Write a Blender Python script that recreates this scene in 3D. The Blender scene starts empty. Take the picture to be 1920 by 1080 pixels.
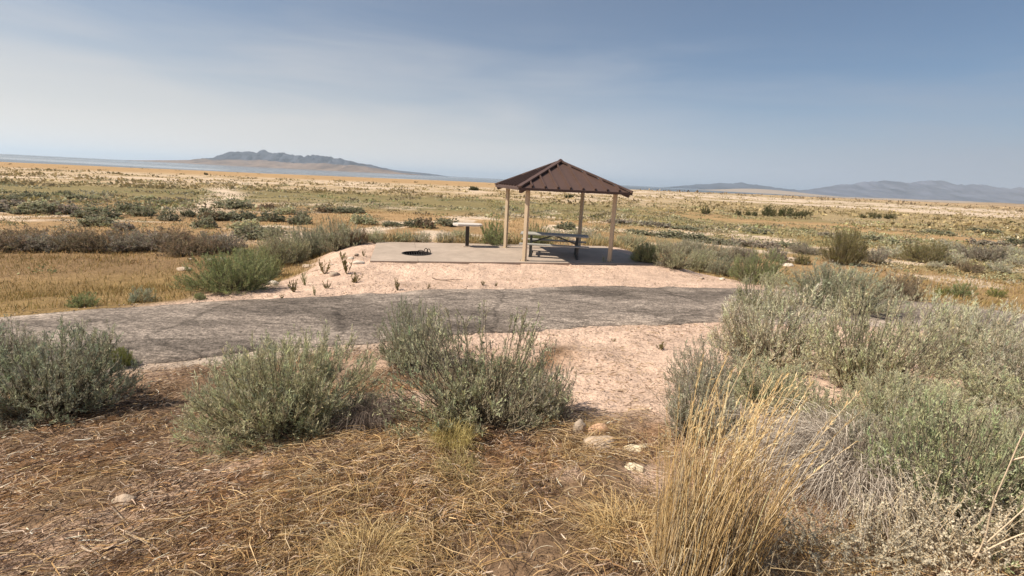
import bpy, bmesh, math, random
import numpy as np

# ------------------------------------------------------------------ camera, sky, sun, exposure
scn = bpy.context.scene
COL = scn.collection
FPX, PITCH, ROLL, EYE = 900.0, math.atan(203.6 / 900.0), math.radians(2.9), 2.6
fwd = np.array([0.0, math.cos(PITCH), -math.sin(PITCH)])
rgt0 = np.array([1.0, 0.0, 0.0]); up0 = np.cross(rgt0, fwd)
rgt = rgt0 * math.cos(ROLL) + up0 * math.sin(ROLL)
upv = -rgt0 * math.sin(ROLL) + up0 * math.cos(ROLL)
import mathutils
cam_d = bpy.data.cameras.new('camera'); cam = bpy.data.objects.new('camera', cam_d); COL.objects.link(cam)
cam.matrix_world = mathutils.Matrix(((rgt[0], upv[0], -fwd[0], 0), (rgt[1], upv[1], -fwd[1], 0), (rgt[2], upv[2], -fwd[2], EYE), (0, 0, 0, 1)))
cam_d.sensor_width = 36.0; cam_d.lens = FPX / 1920.0 * 36.0
cam_d.clip_start = 0.05; cam_d.clip_end = 200000.0
scn.camera = cam

SUN_AZ = (-0.976, -0.217)
SUN_EL = math.radians(50.6)
world = bpy.data.worlds.new('World'); scn.world = world; world.use_nodes = True
wn = world.node_tree.nodes; wl = world.node_tree.links; wn.clear()
def W(t, **k):
    n = wn.new(t)
    for a, b in k.items(): setattr(n, a, b)
    return n
def wmath(op, a, b=None, clamp=False):
    n = W('ShaderNodeMath', operation=op); n.use_clamp = clamp
    for i, v in enumerate((a, b)):
        if v is None: continue
        if isinstance(v, (int, float)): n.inputs[i].default_value = v
        else: wl.new(v, n.inputs[i])
    return n.outputs[0]
sky = W('ShaderNodeTexSky', sky_type='NISHITA'); sky.sun_disc = False
sky.sun_elevation = SUN_EL; sky.sun_rotation = math.atan2(SUN_AZ[0], SUN_AZ[1])
sky.altitude = 1300; sky.air_density = 1.0; sky.dust_density = 1.6; sky.ozone_density = 1.2
tc = W('ShaderNodeTexCoord'); sp = W('ShaderNodeSeparateXYZ'); wl.new(tc.outputs['Generated'], sp.inputs[0])
zc = wmath('MAXIMUM', sp.outputs[2], 0.0)
sunside = wmath('ADD', wmath('MULTIPLY', sp.outputs[0], SUN_AZ[0]), wmath('MULTIPLY', sp.outputs[1], SUN_AZ[1]))
# drifting smoke veil: thick near the horizon, thinning upward, brighter towards the sun
mp = W('ShaderNodeMapping'); wl.new(tc.outputs['Generated'], mp.inputs[0]); mp.inputs['Scale'].default_value = (1.3, 1.3, 9.0); mp.inputs['Rotation'].default_value = (0.12, -0.16, 0.0)
nz = W('ShaderNodeTexNoise'); wl.new(mp.outputs[0], nz.inputs['Vector']); nz.inputs['Scale'].default_value = 1.9; nz.inputs['Detail'].default_value = 4; nz.inputs['Roughness'].default_value = 0.5; nz.inputs['Distortion'].default_value = 0.5
wob = wmath('MULTIPLY', wmath('SUBTRACT', nz.outputs[0], 0.5), 0.30)
zeff = wmath('MAXIMUM', wmath('ADD', zc, wmath('MULTIPLY', wob, wmath('MULTIPLY', zc, 4.0, True))), 0.0)
expo = wmath('POWER', 2.718, wmath('MULTIPLY', wmath('POWER', wmath('DIVIDE', zeff, wmath('MAXIMUM', wmath('ADD', wmath('MULTIPLY', sunside, 0.05), 0.172), 0.12)), 2.0), -1.0))
veil = wmath('ADD', wmath('MULTIPLY', expo, 0.78), 0.15, True)
ramp = W('ShaderNodeValToRGB'); wl.new(wmath('ADD', wmath('MULTIPLY', sunside, 0.5), 0.5), ramp.inputs[0])
cr = ramp.color_ramp; cr.interpolation = 'B_SPLINE'
cr.elements[0].position = 0.0; cr.elements[0].color = (0.285, 0.32, 0.40, 1)
cr.elements[1].position = 1.0; cr.elements[1].color = (0.67, 0.625, 0.58, 1)
for p, c in ((0.10, (0.31, 0.34, 0.41)), (0.24, (0.42, 0.46, 0.535)), (0.38, (0.595, 0.58, 0.575)), (0.62, (0.64, 0.605, 0.57))):
    e = cr.elements.new(p); e.color = (*c, 1)
nish = W('ShaderNodeMix', data_type='RGBA', blend_type='MULTIPLY'); nish.inputs['Factor'].default_value = 1.0
SKYK = 0.062
wl.new(sky.outputs[0], nish.inputs['A']); nish.inputs['B'].default_value = (SKYK * .87, SKYK * 1.10, SKYK * 1.22, 1)
mx = W('ShaderNodeMix', data_type='RGBA'); wl.new(veil, mx.inputs['Factor']); wl.new(nish.outputs['Result'], mx.inputs['A'])
glow = W('ShaderNodeVectorMath', operation='SCALE'); wl.new(ramp.outputs[0], glow.inputs[0])   # thickest smoke scatters most light low down
wl.new(wmath('ADD', wmath('MULTIPLY', wmath('POWER', 2.718, wmath('MULTIPLY', zc, -22.0)), 0.30), 1.0), glow.inputs['Scale'])
wl.new(glow.outputs[0], mx.inputs['B'])
bg = W('ShaderNodeBackground'); wl.new(mx.outputs['Result'], bg.inputs[0]); bg.inputs[1].default_value = 0.84
wo = W('ShaderNodeOutputWorld'); wl.new(bg.outputs[0], wo.inputs[0])

sd = bpy.data.lights.new('sun', 'SUN'); sd.energy = 5.0; sd.angle = math.radians(0.6); sd.color = (1.0, 0.89, 0.74)
sun = bpy.data.objects.new('sun', sd); COL.objects.link(sun)
tosun = mathutils.Vector((SUN_AZ[0] * math.cos(SUN_EL), SUN_AZ[1] * math.cos(SUN_EL), math.sin(SUN_EL)))
sun.rotation_euler = tosun.to_track_quat('Z', 'Y').to_euler(); sun.location = (-30, -8, 40)

scn.view_settings.view_transform = 'Standard'; scn.view_settings.look = 'None'
scn.view_settings.exposure = 0.48; scn.view_settings.gamma = 1.0
scn.render.engine = 'CYCLES'
scn.cycles.max_bounces = 6; scn.cycles.volume_bounces = 2; scn.cycles.transparent_max_bounces = 8
scn.cycles.use_denoising = True

# ------------------------------------------------------------------ helpers
rng = np.random.default_rng(11)
random.seed(11)

def _hash(ix, iy, seed):
    h = (ix.astype(np.int64) * 374761393 + iy.astype(np.int64) * 668265263 + seed * 1442695041) & 0xffffffff
    h = ((h ^ (h >> 13)) * 1274126177) & 0xffffffff
    return ((h ^ (h >> 16)) & 0xffff) / 65535.0
def vnoise(x, y, seed=0):
    x = np.asarray(x, float); y = np.asarray(y, float)
    ix = np.floor(x); iy = np.floor(y); fx = x - ix; fy = y - iy
    fx = fx * fx * (3 - 2 * fx); fy = fy * fy * (3 - 2 * fy)
    a = _hash(ix, iy, seed); b = _hash(ix + 1, iy, seed); c = _hash(ix, iy + 1, seed); d = _hash(ix + 1, iy + 1, seed)
    return (a * (1 - fx) + b * fx) * (1 - fy) + (c * (1 - fx) + d * fx) * fy
def fbm(x, y, seed=0, o=4, g=0.5):
    t = 0; a = 1; n = 0
    for k in range(o):
        t = t + a * vnoise(x * 2 ** k + 17.3 * k, y * 2 ** k - 9.1 * k, seed + k); n += a; a *= g
    return t / n
def sstep(a, b, x):
    t = np.clip((np.asarray(x, float) - a) / (b - a), 0, 1); return t * t * (3 - 2 * t)
def lerp(a, b, t): return a + (b - a) * t

def poly_sdist(x, y, P):
    """signed distance to an open polyline (positive to the right of its direction) and the arc length"""
    best = np.full(np.shape(x), 1e18); sgn = np.ones(np.shape(x)); arc = np.zeros(np.shape(x)); acc = 0.0
    for i in range(len(P) - 1):
        ax, ay = P[i]; bx, by = P[i + 1]; dx, dy = bx - ax, by - ay; L2 = dx * dx + dy * dy; L = math.sqrt(L2)
        t = ((x - ax) * dx + (y - ay) * dy) / L2
        lo = -1e9 if i == 0 else 0.0; hi = 1e9 if i == len(P) - 2 else 1.0
        t = np.clip(t, lo, hi)
        d2 = (x - ax - t * dx) ** 2 + (y - ay - t * dy) ** 2
        cr_ = dx * (y - ay) - dy * (x - ax)
        m = d2 < best
        best = np.where(m, d2, best); sgn = np.where(m, np.where(cr_ < 0, 1.0, -1.0), sgn); arc = np.where(m, acc + t * L, arc)
        acc += L
    return np.sqrt(best) * sgn, arc

def smooth_line(P, n=3):
    P = [tuple(p) for p in P]
    for _ in range(n):
        Q = [P[0]]
        for a, b in zip(P[:-1], P[1:]):
            Q.append((a[0] * .75 + b[0] * .25, a[1] * .75 + b[1] * .25)); Q.append((a[0] * .25 + b[0] * .75, a[1] * .25 + b[1] * .75))
        Q.append(P[-1]); P = Q
    return P
PATH = smooth_line([(-16.0, -0.6), (-10.6, 3.2), (-6.9, 6.35), (-4.5, 7.75), (-1.1, 9.25), (1.9, 10.35), (4.6, 11.0), (7.6, 11.2), (10.6, 10.7), (14.5, 8.4), (20.0, 3.2)], 2)
PATH_HW = 1.62
YAW = 0.2327; CX, CY = 1.476, 17.459            # shelter centre and turn; the pad shares the turn
cyaw, syaw = math.cos(YAW), math.sin(YAW)
def to_local(x, y):
    dx = x - CX; dy = y - CY; return cyaw * dx + syaw * dy, -syaw * dx + cyaw * dy
def from_local(a, b): return CX + cyaw * a - syaw * b, CY + syaw * a + cyaw * b
PAD = (-6.38, 3.06, -1.82, 2.45)
def pad_dist(x, y):
    a, b = to_local(x, y)
    dx = np.maximum(np.maximum(PAD[0] - a, a - PAD[1]), 0); dy = np.maximum(np.maximum(PAD[2] - b, b - PAD[3]), 0)
    return np.hypot(dx, dy)
SHORE = [(-9000, -3600), (-1600, -60), (-395, 372), (-272, 452), (-130, 640), (205, 760), (520, 1150), (1500, 1900), (5200, 4800), (20000, 14000)]
LAKE_Z = -4.0
def zg(x, y, detail=True):
    x = np.asarray(x, float); y = np.asarray(y, float)
    s, _ = poly_sdist(x, y, PATH)
    r = np.hypot(x, y)
    dsh, _ = poly_sdist(x, y, SHORE)
    land = LAKE_Z + 2.55 * (1 - np.exp(-np.maximum(dsh, 0) / 130.0)) + 0.85 * np.exp(-r / 70.0)
    plain = np.where(dsh > 0, land, np.maximum(LAKE_Z + dsh * 0.012, -9.0) + 0.85 * np.exp(-r / 70.0))
    # far low rises on the right
    plain = plain + 24 * np.exp(-(((x - 1290) / 210) ** 2 + ((y - 2600) / 420) ** 2)) + 11 * np.exp(-(((x - 2350) / 900) ** 2 + ((y - 2700) / 420) ** 2)) * (0.5 + fbm(x / 150, y / 150, 5))
    plain = plain + (fbm(x / 9.0, y / 9.0, 21, 3) - .5) * 0.5 * sstep(14, 30, r)
    near = 0.02 + 0.98 * sstep(0, 1.0, (s - PATH_HW - 0.1) / 7.4) + 0.25 * sstep(7.2, 16, s)
    du = np.maximum(-s - PATH_HW, 0)
    far = lerp(0.02, plain, sstep(0.0, 6.5, du))
    z = np.where(s > 0, near, far)
    dp = pad_dist(x, y)
    z = lerp(z, -0.045, np.where(s < -PATH_HW, sstep(3.0, 0.4, dp), 0.0))
    if detail:
        am = np.where(np.abs(s) < PATH_HW + .25, 0.0, 1.0) * sstep(0.1, 0.7, dp) * sstep(60, 20, r)
        am = np.where(s > 0, am * sstep(PATH_HW, PATH_HW + .8, s), am)
        z = z + am * ((fbm(x * 1.3, y * 1.3, 3, 3) - .5) * 0.13 + (fbm(x * 5, y * 5, 9, 2) - .5) * 0.05)
    return z
def zg1(x, y): return float(zg(np.array([x]), np.array([y]))[0])
def spot(px, py):
    """the place on the ground that the photograph shows at a pixel"""
    d = fwd * FPX + rgt * (px - 960) - upv * (py - 540); d = d / np.linalg.norm(d)
    t = np.concatenate([np.arange(1.0, 40, .05), np.geomspace(40, 4000, 800)])
    X, Y, Z = d[0] * t, d[1] * t, EYE + d[2] * t
    h = Z - zg(X, Y); i = int(np.argmax(h < 0))
    if h[i] >= 0: i = len(t) - 1
    k = h[i - 1] / (h[i - 1] - h[i] + 1e-9); tt = t[i - 1] + (t[i] - t[i - 1]) * k
    return d[0] * tt, d[1] * tt, tt * float(d @ fwd)

# --- materials
def mat(name, col=None, rough=0.8, attr=None, noise=None, bump=None, trans=0.0, metal=0.0, spec=0.3, objvar=0.0, attrmul=None):
    """principled material; attr: colour attribute; noise: [(scale, detail, dark, light)] multiplied in; bump: [(scale, strength, distance)]"""
    m = bpy.data.materials.new(name); m.use_nodes = True
    nt = m.node_tree; N = nt.nodes; L = nt.links
    b = N['Principled BSDF']; b.inputs['Roughness'].default_value = rough; b.inputs['Metallic'].default_value = metal
    b.inputs['Specular IOR Level'].default_value = spec
    tcn = N.new('ShaderNodeTexCoord'); geo = N.new('ShaderNodeNewGeometry')
    pos = geo.outputs['Position']
    if attr:
        a = N.new('ShaderNodeAttribute'); a.attribute_name = attr; c = a.outputs['Color']
        if col:
            mm = N.new('ShaderNodeMix'); mm.data_type = 'RGBA'; mm.blend_type = 'MULTIPLY'; mm.inputs['Factor'].default_value = 1
            L.new(c, mm.inputs['A']); mm.inputs['B'].default_value = (*col, 1); c = mm.outputs['Result']
    else:
        rgb = N.new('ShaderNodeRGB'); rgb.outputs[0].default_value = (*col, 1); c = rgb.outputs[0]
    if objvar:
        oi = N.new('ShaderNodeObjectInfo'); hs = N.new('ShaderNodeHueSaturation'); L.new(c, hs.inputs['Color'])
        mr = N.new('ShaderNodeMapRange'); L.new(oi.outputs['Random'], mr.inputs[0]); mr.inputs[3].default_value = 1 - objvar; mr.inputs[4].default_value = 1 + objvar
        L.new(mr.outputs[0], hs.inputs['Value'])
        mr2 = N.new('ShaderNodeMapRange'); L.new(oi.outputs['Random'], mr2.inputs[0]); mr2.inputs[3].default_value = .5 + objvar * .05; mr2.inputs[4].default_value = .5 - objvar * .05
        L.new(mr2.outputs[0], hs.inputs['Hue']); c = hs.outputs['Color']
    for (sc, det, lo, hi) in (noise or []):
        nzn = N.new('ShaderNodeTexNoise'); nzn.inputs['Detail'].default_value = det; nzn.inputs['Roughness'].default_value = 0.6
        if isinstance(sc, tuple):
            mpn = N.new('ShaderNodeMapping'); mpn.inputs['Scale'].default_value = sc; L.new(pos, mpn.inputs[0]); L.new(mpn.outputs[0], nzn.inputs['Vector']); nzn.inputs['Scale'].default_value = 1.0
        else:
            L.new(pos, nzn.inputs['Vector']); nzn.inputs['Scale'].default_value = sc
        mr = N.new('ShaderNodeMapRange'); L.new(nzn.outputs[0], mr.inputs[0]); mr.inputs[1].default_value = .3; mr.inputs[2].default_value = .7
        mr.inputs[3].default_value = lo; mr.inputs[4].default_value = hi
        mm = N.new('ShaderNodeVectorMath'); mm.operation = 'SCALE'; L.new(c, mm.inputs[0]); L.new(mr.outputs[0], mm.inputs['Scale']); c = mm.outputs[0]
    L.new(c, b.inputs['Base Color'])
    prev = None
    for (sc, st, dist) in (bump or []):
        nzn = N.new('ShaderNodeTexNoise'); nzn.inputs['Scale'].default_value = sc; nzn.inputs['Detail'].default_value = 4; L.new(pos, nzn.inputs['Vector'])
        bp = N.new('ShaderNodeBump'); bp.inputs['Strength'].default_value = st; bp.inputs['Distance'].default_value = dist
        L.new(nzn.outputs[0], bp.inputs['Height'])
        if prev: L.new(prev, bp.inputs['Normal'])
        prev = bp.outputs[0]
    if prev: L.new(prev, b.inputs['Normal'])
    if trans > 0:
        tr = N.new('ShaderNodeBsdfTranslucent'); L.new(c, tr.inputs['Color'])
        mxs = N.new('ShaderNodeMixShader'); mxs.inputs[0].default_value = trans
        L.new(b.outputs[0], mxs.inputs[1]); L.new(tr.outputs[0], mxs.inputs[2])
        L.new(mxs.outputs[0], N['Material Output'].inputs['Surface'])
    return m

# --- mesh building
def arr_mesh(name, V, Fc, mats, col=None, mi=None, smooth=False):
    """V (n,3); Fc (m,k) indices; col (n,3) point colours"""
    V = np.asarray(V, np.float32); Fc = np.asarray(Fc, np.int32); k = Fc.shape[1]
    me = bpy.data.meshes.new(name)
    me.vertices.add(len(V)); me.vertices.foreach_set('co', V.ravel())
    me.loops.add(Fc.size); me.loops.foreach_set('vertex_index', Fc.ravel())
    me.polygons.add(len(Fc)); me.polygons.foreach_set('loop_start', np.arange(0, Fc.size, k, dtype=np.int32))
    if mi is not None: me.polygons.foreach_set('material_index', np.asarray(mi, np.int32))
    if smooth: me.polygons.foreach_set('use_smooth', np.ones(len(Fc), bool))
    me.update(calc_edges=True)
    if col is not None:
        a = me.color_attributes.new('col', 'FLOAT_COLOR', 'POINT')
        c4 = np.ones((len(V), 4), np.float32); c4[:, :3] = col; a.data.foreach_set('color', c4.ravel())
    for m in (mats if isinstance(mats, (list, tuple)) else [mats]): me.materials.append(m)
    return me
def link(name, me, parent=None, loc=None):
    o = bpy.data.objects.new(name, me); COL.objects.link(o)
    if parent is not None: o.parent = parent
    if loc is not None: o.location = loc
    return o
def empty(name, loc=(0, 0, 0), rz=0.0):
    o = bpy.data.objects.new(name, None); COL.objects.link(o); o.location = loc; o.rotation_euler = (0, 0, rz); o.empty_display_size = .2
    return o
def tag(o, label=None, cat=None, group=None, kind=None):
    if label: o['label'] = label
    if cat: o['category'] = cat
    if group: o['group'] = group
    if kind: o['kind'] = kind
    return o
def unit(v): return v / np.maximum(np.linalg.norm(v, axis=-1, keepdims=True), 1e-9)

def leaf_quads(B, D, L, Wd, bend=None):
    """diamond leaves: base B (n,3), direction D, length L, half width Wd -> verts (4n,3), faces"""
    n = len(B); D = unit(D)
    S = unit(np.cross(D, unit(rng.normal(size=(n, 3)))))
    mid = B + D * (L * .5)[:, None]; tip = B + D * L[:, None]
    if bend is not None: tip = tip + bend * L[:, None]; mid = mid + bend * (L * .25)[:, None]
    V = np.stack([B, mid + S * Wd[:, None], tip, mid - S * Wd[:, None]], 1).reshape(-1, 3)
    return V, np.arange(4 * n).reshape(n, 4)
def ribbons(P, Wd):
    """P (n,m,3) centre lines, Wd (n,m) half widths -> flat curved blades"""
    n, m, _ = P.shape
    D = unit(P[:, -1] - P[:, 0]); S = unit(np.cross(D, unit(rng.normal(size=(n, 3)))))[:, None, :]
    V = np.stack([P - S * Wd[..., None], P + S * Wd[..., None]], 2)        # n,m,2,3
    idx = np.arange(n * m * 2).reshape(n, m, 2)
    Fq = np.stack([idx[:, :-1, 0], idx[:, :-1, 1], idx[:, 1:, 1], idx[:, 1:, 0]], -1).reshape(-1, 4)
    return V.reshape(-1, 3), Fq
def tubes(P, R, k=4):
    """P (n,m,3), R (n,m) -> k-sided tubes"""
    n, m, _ = P.shape
    T = unit(np.gradient(P, axis=1)); ref = np.zeros_like(T); ref[..., 0] = .31; ref[..., 1] = .95; ref[..., 2] = .07
    A = unit(np.cross(T, ref)); Bv = np.cross(T, A)
    ang = np.arange(k) * 2 * math.pi / k
    V = P[:, :, None, :] + R[:, :, None, None] * (A[:, :, None, :] * np.cos(ang)[None, None, :, None] + Bv[:, :, None, :] * np.sin(ang)[None, None, :, None])
    idx = np.arange(n * m * k).reshape(n, m, k); nx = np.roll(idx, -1, axis=2)
    Fq = np.stack([idx[:, :-1], nx[:, :-1], nx[:, 1:], idx[:, 1:]], -1).reshape(-1, 4)
    return V.reshape(-1, 3), Fq
def bez(a, b, c, u): return a * (1 - u) ** 2 + 2 * b * u * (1 - u) + c * u * u
class Acc:
    def __init__(s): s.V = []; s.F = []; s.C = []; s.M = []; s.n = 0
    def add(s, V, Fq, col, mi=0):
        s.V.append(V); s.F.append(Fq + s.n); s.n += len(V)
        c = np.asarray(col, float)
        s.C.append(np.broadcast_to(c, (len(V), 3)) if c.ndim == 1 else np.repeat(c, len(V) // len(c), 0)); s.M.append(np.full(len(Fq), mi))
    def mesh(s, name, mats): return arr_mesh(name, np.concatenate(s.V), np.concatenate(s.F), mats, np.concatenate(s.C), np.concatenate(s.M))

def box(bm, x0, x1, y0, y1, z0, z1, M=None):
    vs = [bm.verts.new((x, y, z)) for x in (x0, x1) for y in (y0, y1) for z in (z0, z1)]
    for f in ((0, 1, 3, 2), (4, 6, 7, 5), (0, 4, 5, 1), (2, 3, 7, 6), (0, 2, 6, 4), (1, 5, 7, 3)): bm.faces.new([vs[i] for i in f])
    if M is not None: bmesh.ops.transform(bm, matrix=M, verts=vs)
    return vs
def bar(bm, a, b, w, h=None):
    """square bar from a to b"""
    a = mathutils.Vector(a); b = mathutils.Vector(b); d = b - a; h = h or w
    q = d.to_track_quat('Z', 'Y').to_matrix().to_4x4(); M = mathutils.Matrix.Translation(a) @ q
    return box(bm, -w / 2, w / 2, -h / 2, h / 2, 0, d.length, M)
def bm_obj(name, bm, m, parent=None, bevel=0.0, smooth=False):
    if bevel: bmesh.ops.bevel(bm, geom=list(bm.edges), offset=bevel, segments=2, affect='EDGES', profile=0.6)
    bmesh.ops.recalc_face_normals(bm, faces=bm.faces)
    me = bpy.data.meshes.new(name); bm.to_mesh(me); bm.free(); me.materials.append(m)
    if smooth:
        for p in me.polygons: p.use_smooth = True
    return link(name, me, parent)
def box_obj(name, dims, m, parent=None, bevel=0.0):
    bm = bmesh.new(); box(bm, *dims); return bm_obj(name, bm, m, parent, bevel)

# ------------------------------------------------------------------ ground
def ground_colour(x, y):
    n = len(x); r = np.hypot(x, y); s, _ = poly_sdist(x, y, PATH); dp = pad_dist(x, y); dsh, _ = poly_sdist(x, y, SHORE)
    C = lambda *c: np.array(c, float)[None, :]
    n1 = fbm(x / 6, y / 6, 31, 4); n2 = fbm(x / 22 + 3, y / 22, 41, 4); n3 = fbm(x * 1.1, y * 1.1, 51, 4); n4 = fbm(x / 60, y / 25, 61, 4)
    sand = C(.615, .447, .345); litter = C(.19, .125, .078); gold = C(.265, .178, .08); brown = C(.26, .17, .09); olive = C(.24, .195, .095); tan = C(.44, .325, .195); orange = C(.41, .268, .138); mud = C(.33, .28, .235); white = C(.62, .495, .375)
    az = x / np.maximum(y, 1.0)
    # plain by distance
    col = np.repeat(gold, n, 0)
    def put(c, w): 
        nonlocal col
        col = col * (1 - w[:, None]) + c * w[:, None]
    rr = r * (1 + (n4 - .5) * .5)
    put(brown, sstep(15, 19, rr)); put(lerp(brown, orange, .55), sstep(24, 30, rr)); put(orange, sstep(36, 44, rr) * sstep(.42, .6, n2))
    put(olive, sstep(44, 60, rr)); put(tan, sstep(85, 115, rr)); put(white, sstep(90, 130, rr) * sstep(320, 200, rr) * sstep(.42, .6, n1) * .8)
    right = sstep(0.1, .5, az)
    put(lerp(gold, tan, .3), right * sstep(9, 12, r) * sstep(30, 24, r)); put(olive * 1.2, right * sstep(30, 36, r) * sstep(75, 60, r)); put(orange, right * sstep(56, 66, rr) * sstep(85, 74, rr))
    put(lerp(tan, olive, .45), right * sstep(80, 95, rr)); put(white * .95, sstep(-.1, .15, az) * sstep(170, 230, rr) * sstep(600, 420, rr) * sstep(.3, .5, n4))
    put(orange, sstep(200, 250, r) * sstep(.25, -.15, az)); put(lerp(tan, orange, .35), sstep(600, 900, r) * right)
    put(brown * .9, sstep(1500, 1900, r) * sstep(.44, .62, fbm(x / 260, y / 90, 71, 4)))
    put(mud, sstep(75, 35, dsh))
    # sandy openings among the shrubs
    put(white, sstep(.57, .64, fbm(x / 4.2 + 40, y / 4.2, 81, 3)) * sstep(24, 29, r) * sstep(70, 45, r))
    put(white, sstep(2.4, 1.2, np.abs(poly_sdist(x, y, [(-28, 44), (-37, 62), (-50, 84), (-62, 112)])[0] + (n1 - .5) * 3)) * sstep(40, 50, r) * sstep(150, 120, r))
    # sand round the pad, up to the path
    edge = dp + (n3 - .5) * 1.1
    fr = sstep(-6.9, -6.1, x + (n3 - .5) * 1.6) * sstep(8.2, 7.0, x + (n3 - .5) * 1.2)
    w_s = np.maximum(sstep(2.3, 1.6, edge), fr * sstep(1.6, 1.2, edge - np.maximum(0, 0)) )
    a, b = to_local(x, y)
    w_s = np.maximum(w_s, fr * sstep(-.2, -1.0, b))
    w_s = np.where(s < 0, w_s, 0)
    put(sand, w_s)
    # near side of the path
    nearm = (s > 0).astype(float)
    put(litter, nearm); put(C(.27, .15, .075), nearm * sstep(.48, .62, fbm(x * 1.2 + 31, y * 1.2, 95, 3)) * .8)
    gx = x - .12 * (y - 4)
    ns = sstep(-.1, .9, gx + (n3 - .5) * 1.4) * sstep(3.1, 4.3, y + (n3 - .5) * 1.4)
    ns = np.maximum(ns, sstep(.5, 1.3, x + (n3 - .5)) * sstep(6, 5, s) * .0)
    ns = np.maximum(ns, sstep(2.7, 1.9, s + (n3 - .5) * .8) * sstep(-2.6, -1.4, x))
    ns = np.maximum(ns, sstep(.56, .66, fbm(x * .9 + 7, y * .9, 91, 3)) * (.35 + .5 * sstep(-2.6, -.6, x)))
    put(sand, nearm * ns)
    put(lerp(sand, litter, .45), nearm * sstep(.9, 1.6, x) * sstep(3.8, 3.0, y) * .8)
    put(C(.44, .36, .29), nearm * sstep(PATH_HW + .45, PATH_HW + .15, s + (n3 - .5) * .5) * (1 - ns))
    return np.clip(col, 0.01, .8)

def stretch(a0, step, k, end):
    v = [a0]; d = step
    while v[-1] < end: d = max(step, (v[-1]) * k); v.append(v[-1] + d)
    return np.array(v)
_xp = stretch(0.0, .085, .036, 46000.0); GX = np.concatenate([-_xp[:0:-1], _xp]) + .3
_yp = stretch(0.0, .07, .026, 46000.0); _yn = stretch(0.0, .3, .12, 46000.0); GY = np.concatenate([-_yn[:0:-1], _yp]) + .6
gx_, gy_ = np.meshgrid(GX, GY); fx_, fy_ = gx_.ravel(), gy_.ravel()
gz_ = zg(fx_, fy_)
_s, _ = poly_sdist(fx_, fy_, PATH)
gz_ = gz_ - np.where(np.abs(_s) < PATH_HW - .15, .06, 0.0)              # bed under the asphalt
_a, _b = to_local(fx_, fy_)
gz_ = np.where((_a > PAD[0] + .15) & (_a < PAD[1] - .15) & (_b > PAD[2] + .15) & (_b < PAD[3] - .15), np.where(np.hypot(_a + 4.85, _b + .3) < .95, -.5, -.14), gz_)
nx_, ny_ = len(GX), len(GY)
ii = np.arange(nx_ * ny_).reshape(ny_, nx_)
GF = np.stack([ii[:-1, :-1], ii[:-1, 1:], ii[1:, 1:], ii[1:, :-1]], -1).reshape(-1, 4)
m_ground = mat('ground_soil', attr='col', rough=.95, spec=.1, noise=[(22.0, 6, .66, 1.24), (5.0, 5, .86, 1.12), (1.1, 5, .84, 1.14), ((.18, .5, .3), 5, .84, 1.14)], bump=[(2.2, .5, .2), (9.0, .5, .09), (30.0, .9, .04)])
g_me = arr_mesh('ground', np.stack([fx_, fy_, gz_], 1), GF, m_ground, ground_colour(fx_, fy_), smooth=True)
ground = tag(link('ground', g_me), 'sandy desert ground with dry soil sloping to the lake', kind='structure')

# asphalt path
arcP = np.array(PATH); seg = np.linalg.norm(np.diff(arcP, axis=0), axis=1); cum = np.concatenate([[0], np.cumsum(seg)])
tt = np.arange(0, cum[-1], .16)
pxl = np.interp(tt, cum, arcP[:, 0]); pyl = np.interp(tt, cum, arcP[:, 1])
tx = np.gradient(pxl); ty = np.gradient(pyl); ln = np.hypot(tx, ty); nxp, nyp = -ty / ln, tx / ln
offs = np.linspace(-1, 1, 15)
rows = []
for j, o in enumerate(offs):
    w = PATH_HW + ((fbm(tt * .9, tt * 0 + (3 if o < 0 else 8), 7, 5, .65) - .5) * .62 if abs(o) > .9 else 0) + 0 * tt
    wv = o * w
    rows.append(np.stack([pxl + nxp * wv, pyl + nyp * wv, 0.03 + .035 * (1 - o * o) + (fbm(tt * .7, tt * 0 + o * 3, 12, 2) - .5) * .03], 1))
ed = [r.copy() for r in (rows[0], rows[-1])]
for e in ed: e[:, 2] -= .12
R_ = np.stack([ed[0]] + rows + [ed[1]], 1); n_, m_, _ = R_.shape
idx = np.arange(n_ * m_).reshape(n_, m_)
PF = np.stack([idx[:-1, :-1], idx[:-1, 1:], idx[1:, 1:], idx[1:, :-1]], -1).reshape(-1, 4)
pcol = np.ones((n_, m_, 3)); _e = np.abs(np.concatenate([[-1.05], offs, [1.05]]))[None, :, None]
pcol *= 1 + .42 * sstep(.62, .95, _e + (fbm(R_[..., 0] * 1.4, R_[..., 1] * 1.4, 19, 3) - .5)[..., None] * .7) * np.array([1.05, 1.0, .95])
pcol *= 1 - .38 * sstep(.5, .66, fbm(R_[..., 0] * .45, R_[..., 1] * .8, 29, 4))[..., None]
m_asph = mat('worn_asphalt', (.255, .213, .18), attr='col', rough=.95, spec=.15, noise=[((.5, 1.1, 1), 7, .5, 1.3), ((6.0, 14.0, 8.0), 5, .5, 1.5), (26.0, 3, .45, 1.6)], bump=[(55.0, .9, .025), (8.0, .5, .05)])
_n = m_asph.node_tree; _b = _n.nodes['Principled BSDF']; _g = _n.nodes.new('ShaderNodeNewGeometry'); _w = _n.nodes.new('ShaderNodeTexNoise'); _w.inputs['Scale'].default_value = 1.7; _n.links.new(_g.outputs['Position'], _w.inputs['Vector'])
_a = _n.nodes.new('ShaderNodeVectorMath'); _a.operation = 'MULTIPLY_ADD'; _n.links.new(_w.outputs['Color'], _a.inputs[0]); _a.inputs[1].default_value = (.5, .5, .5); _n.links.new(_g.outputs['Position'], _a.inputs[2])
_v = _n.nodes.new('ShaderNodeTexVoronoi'); _v.feature = 'DISTANCE_TO_EDGE'; _v.inputs['Scale'].default_value = .27; _n.links.new(_a.outputs[0], _v.inputs['Vector'])
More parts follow.
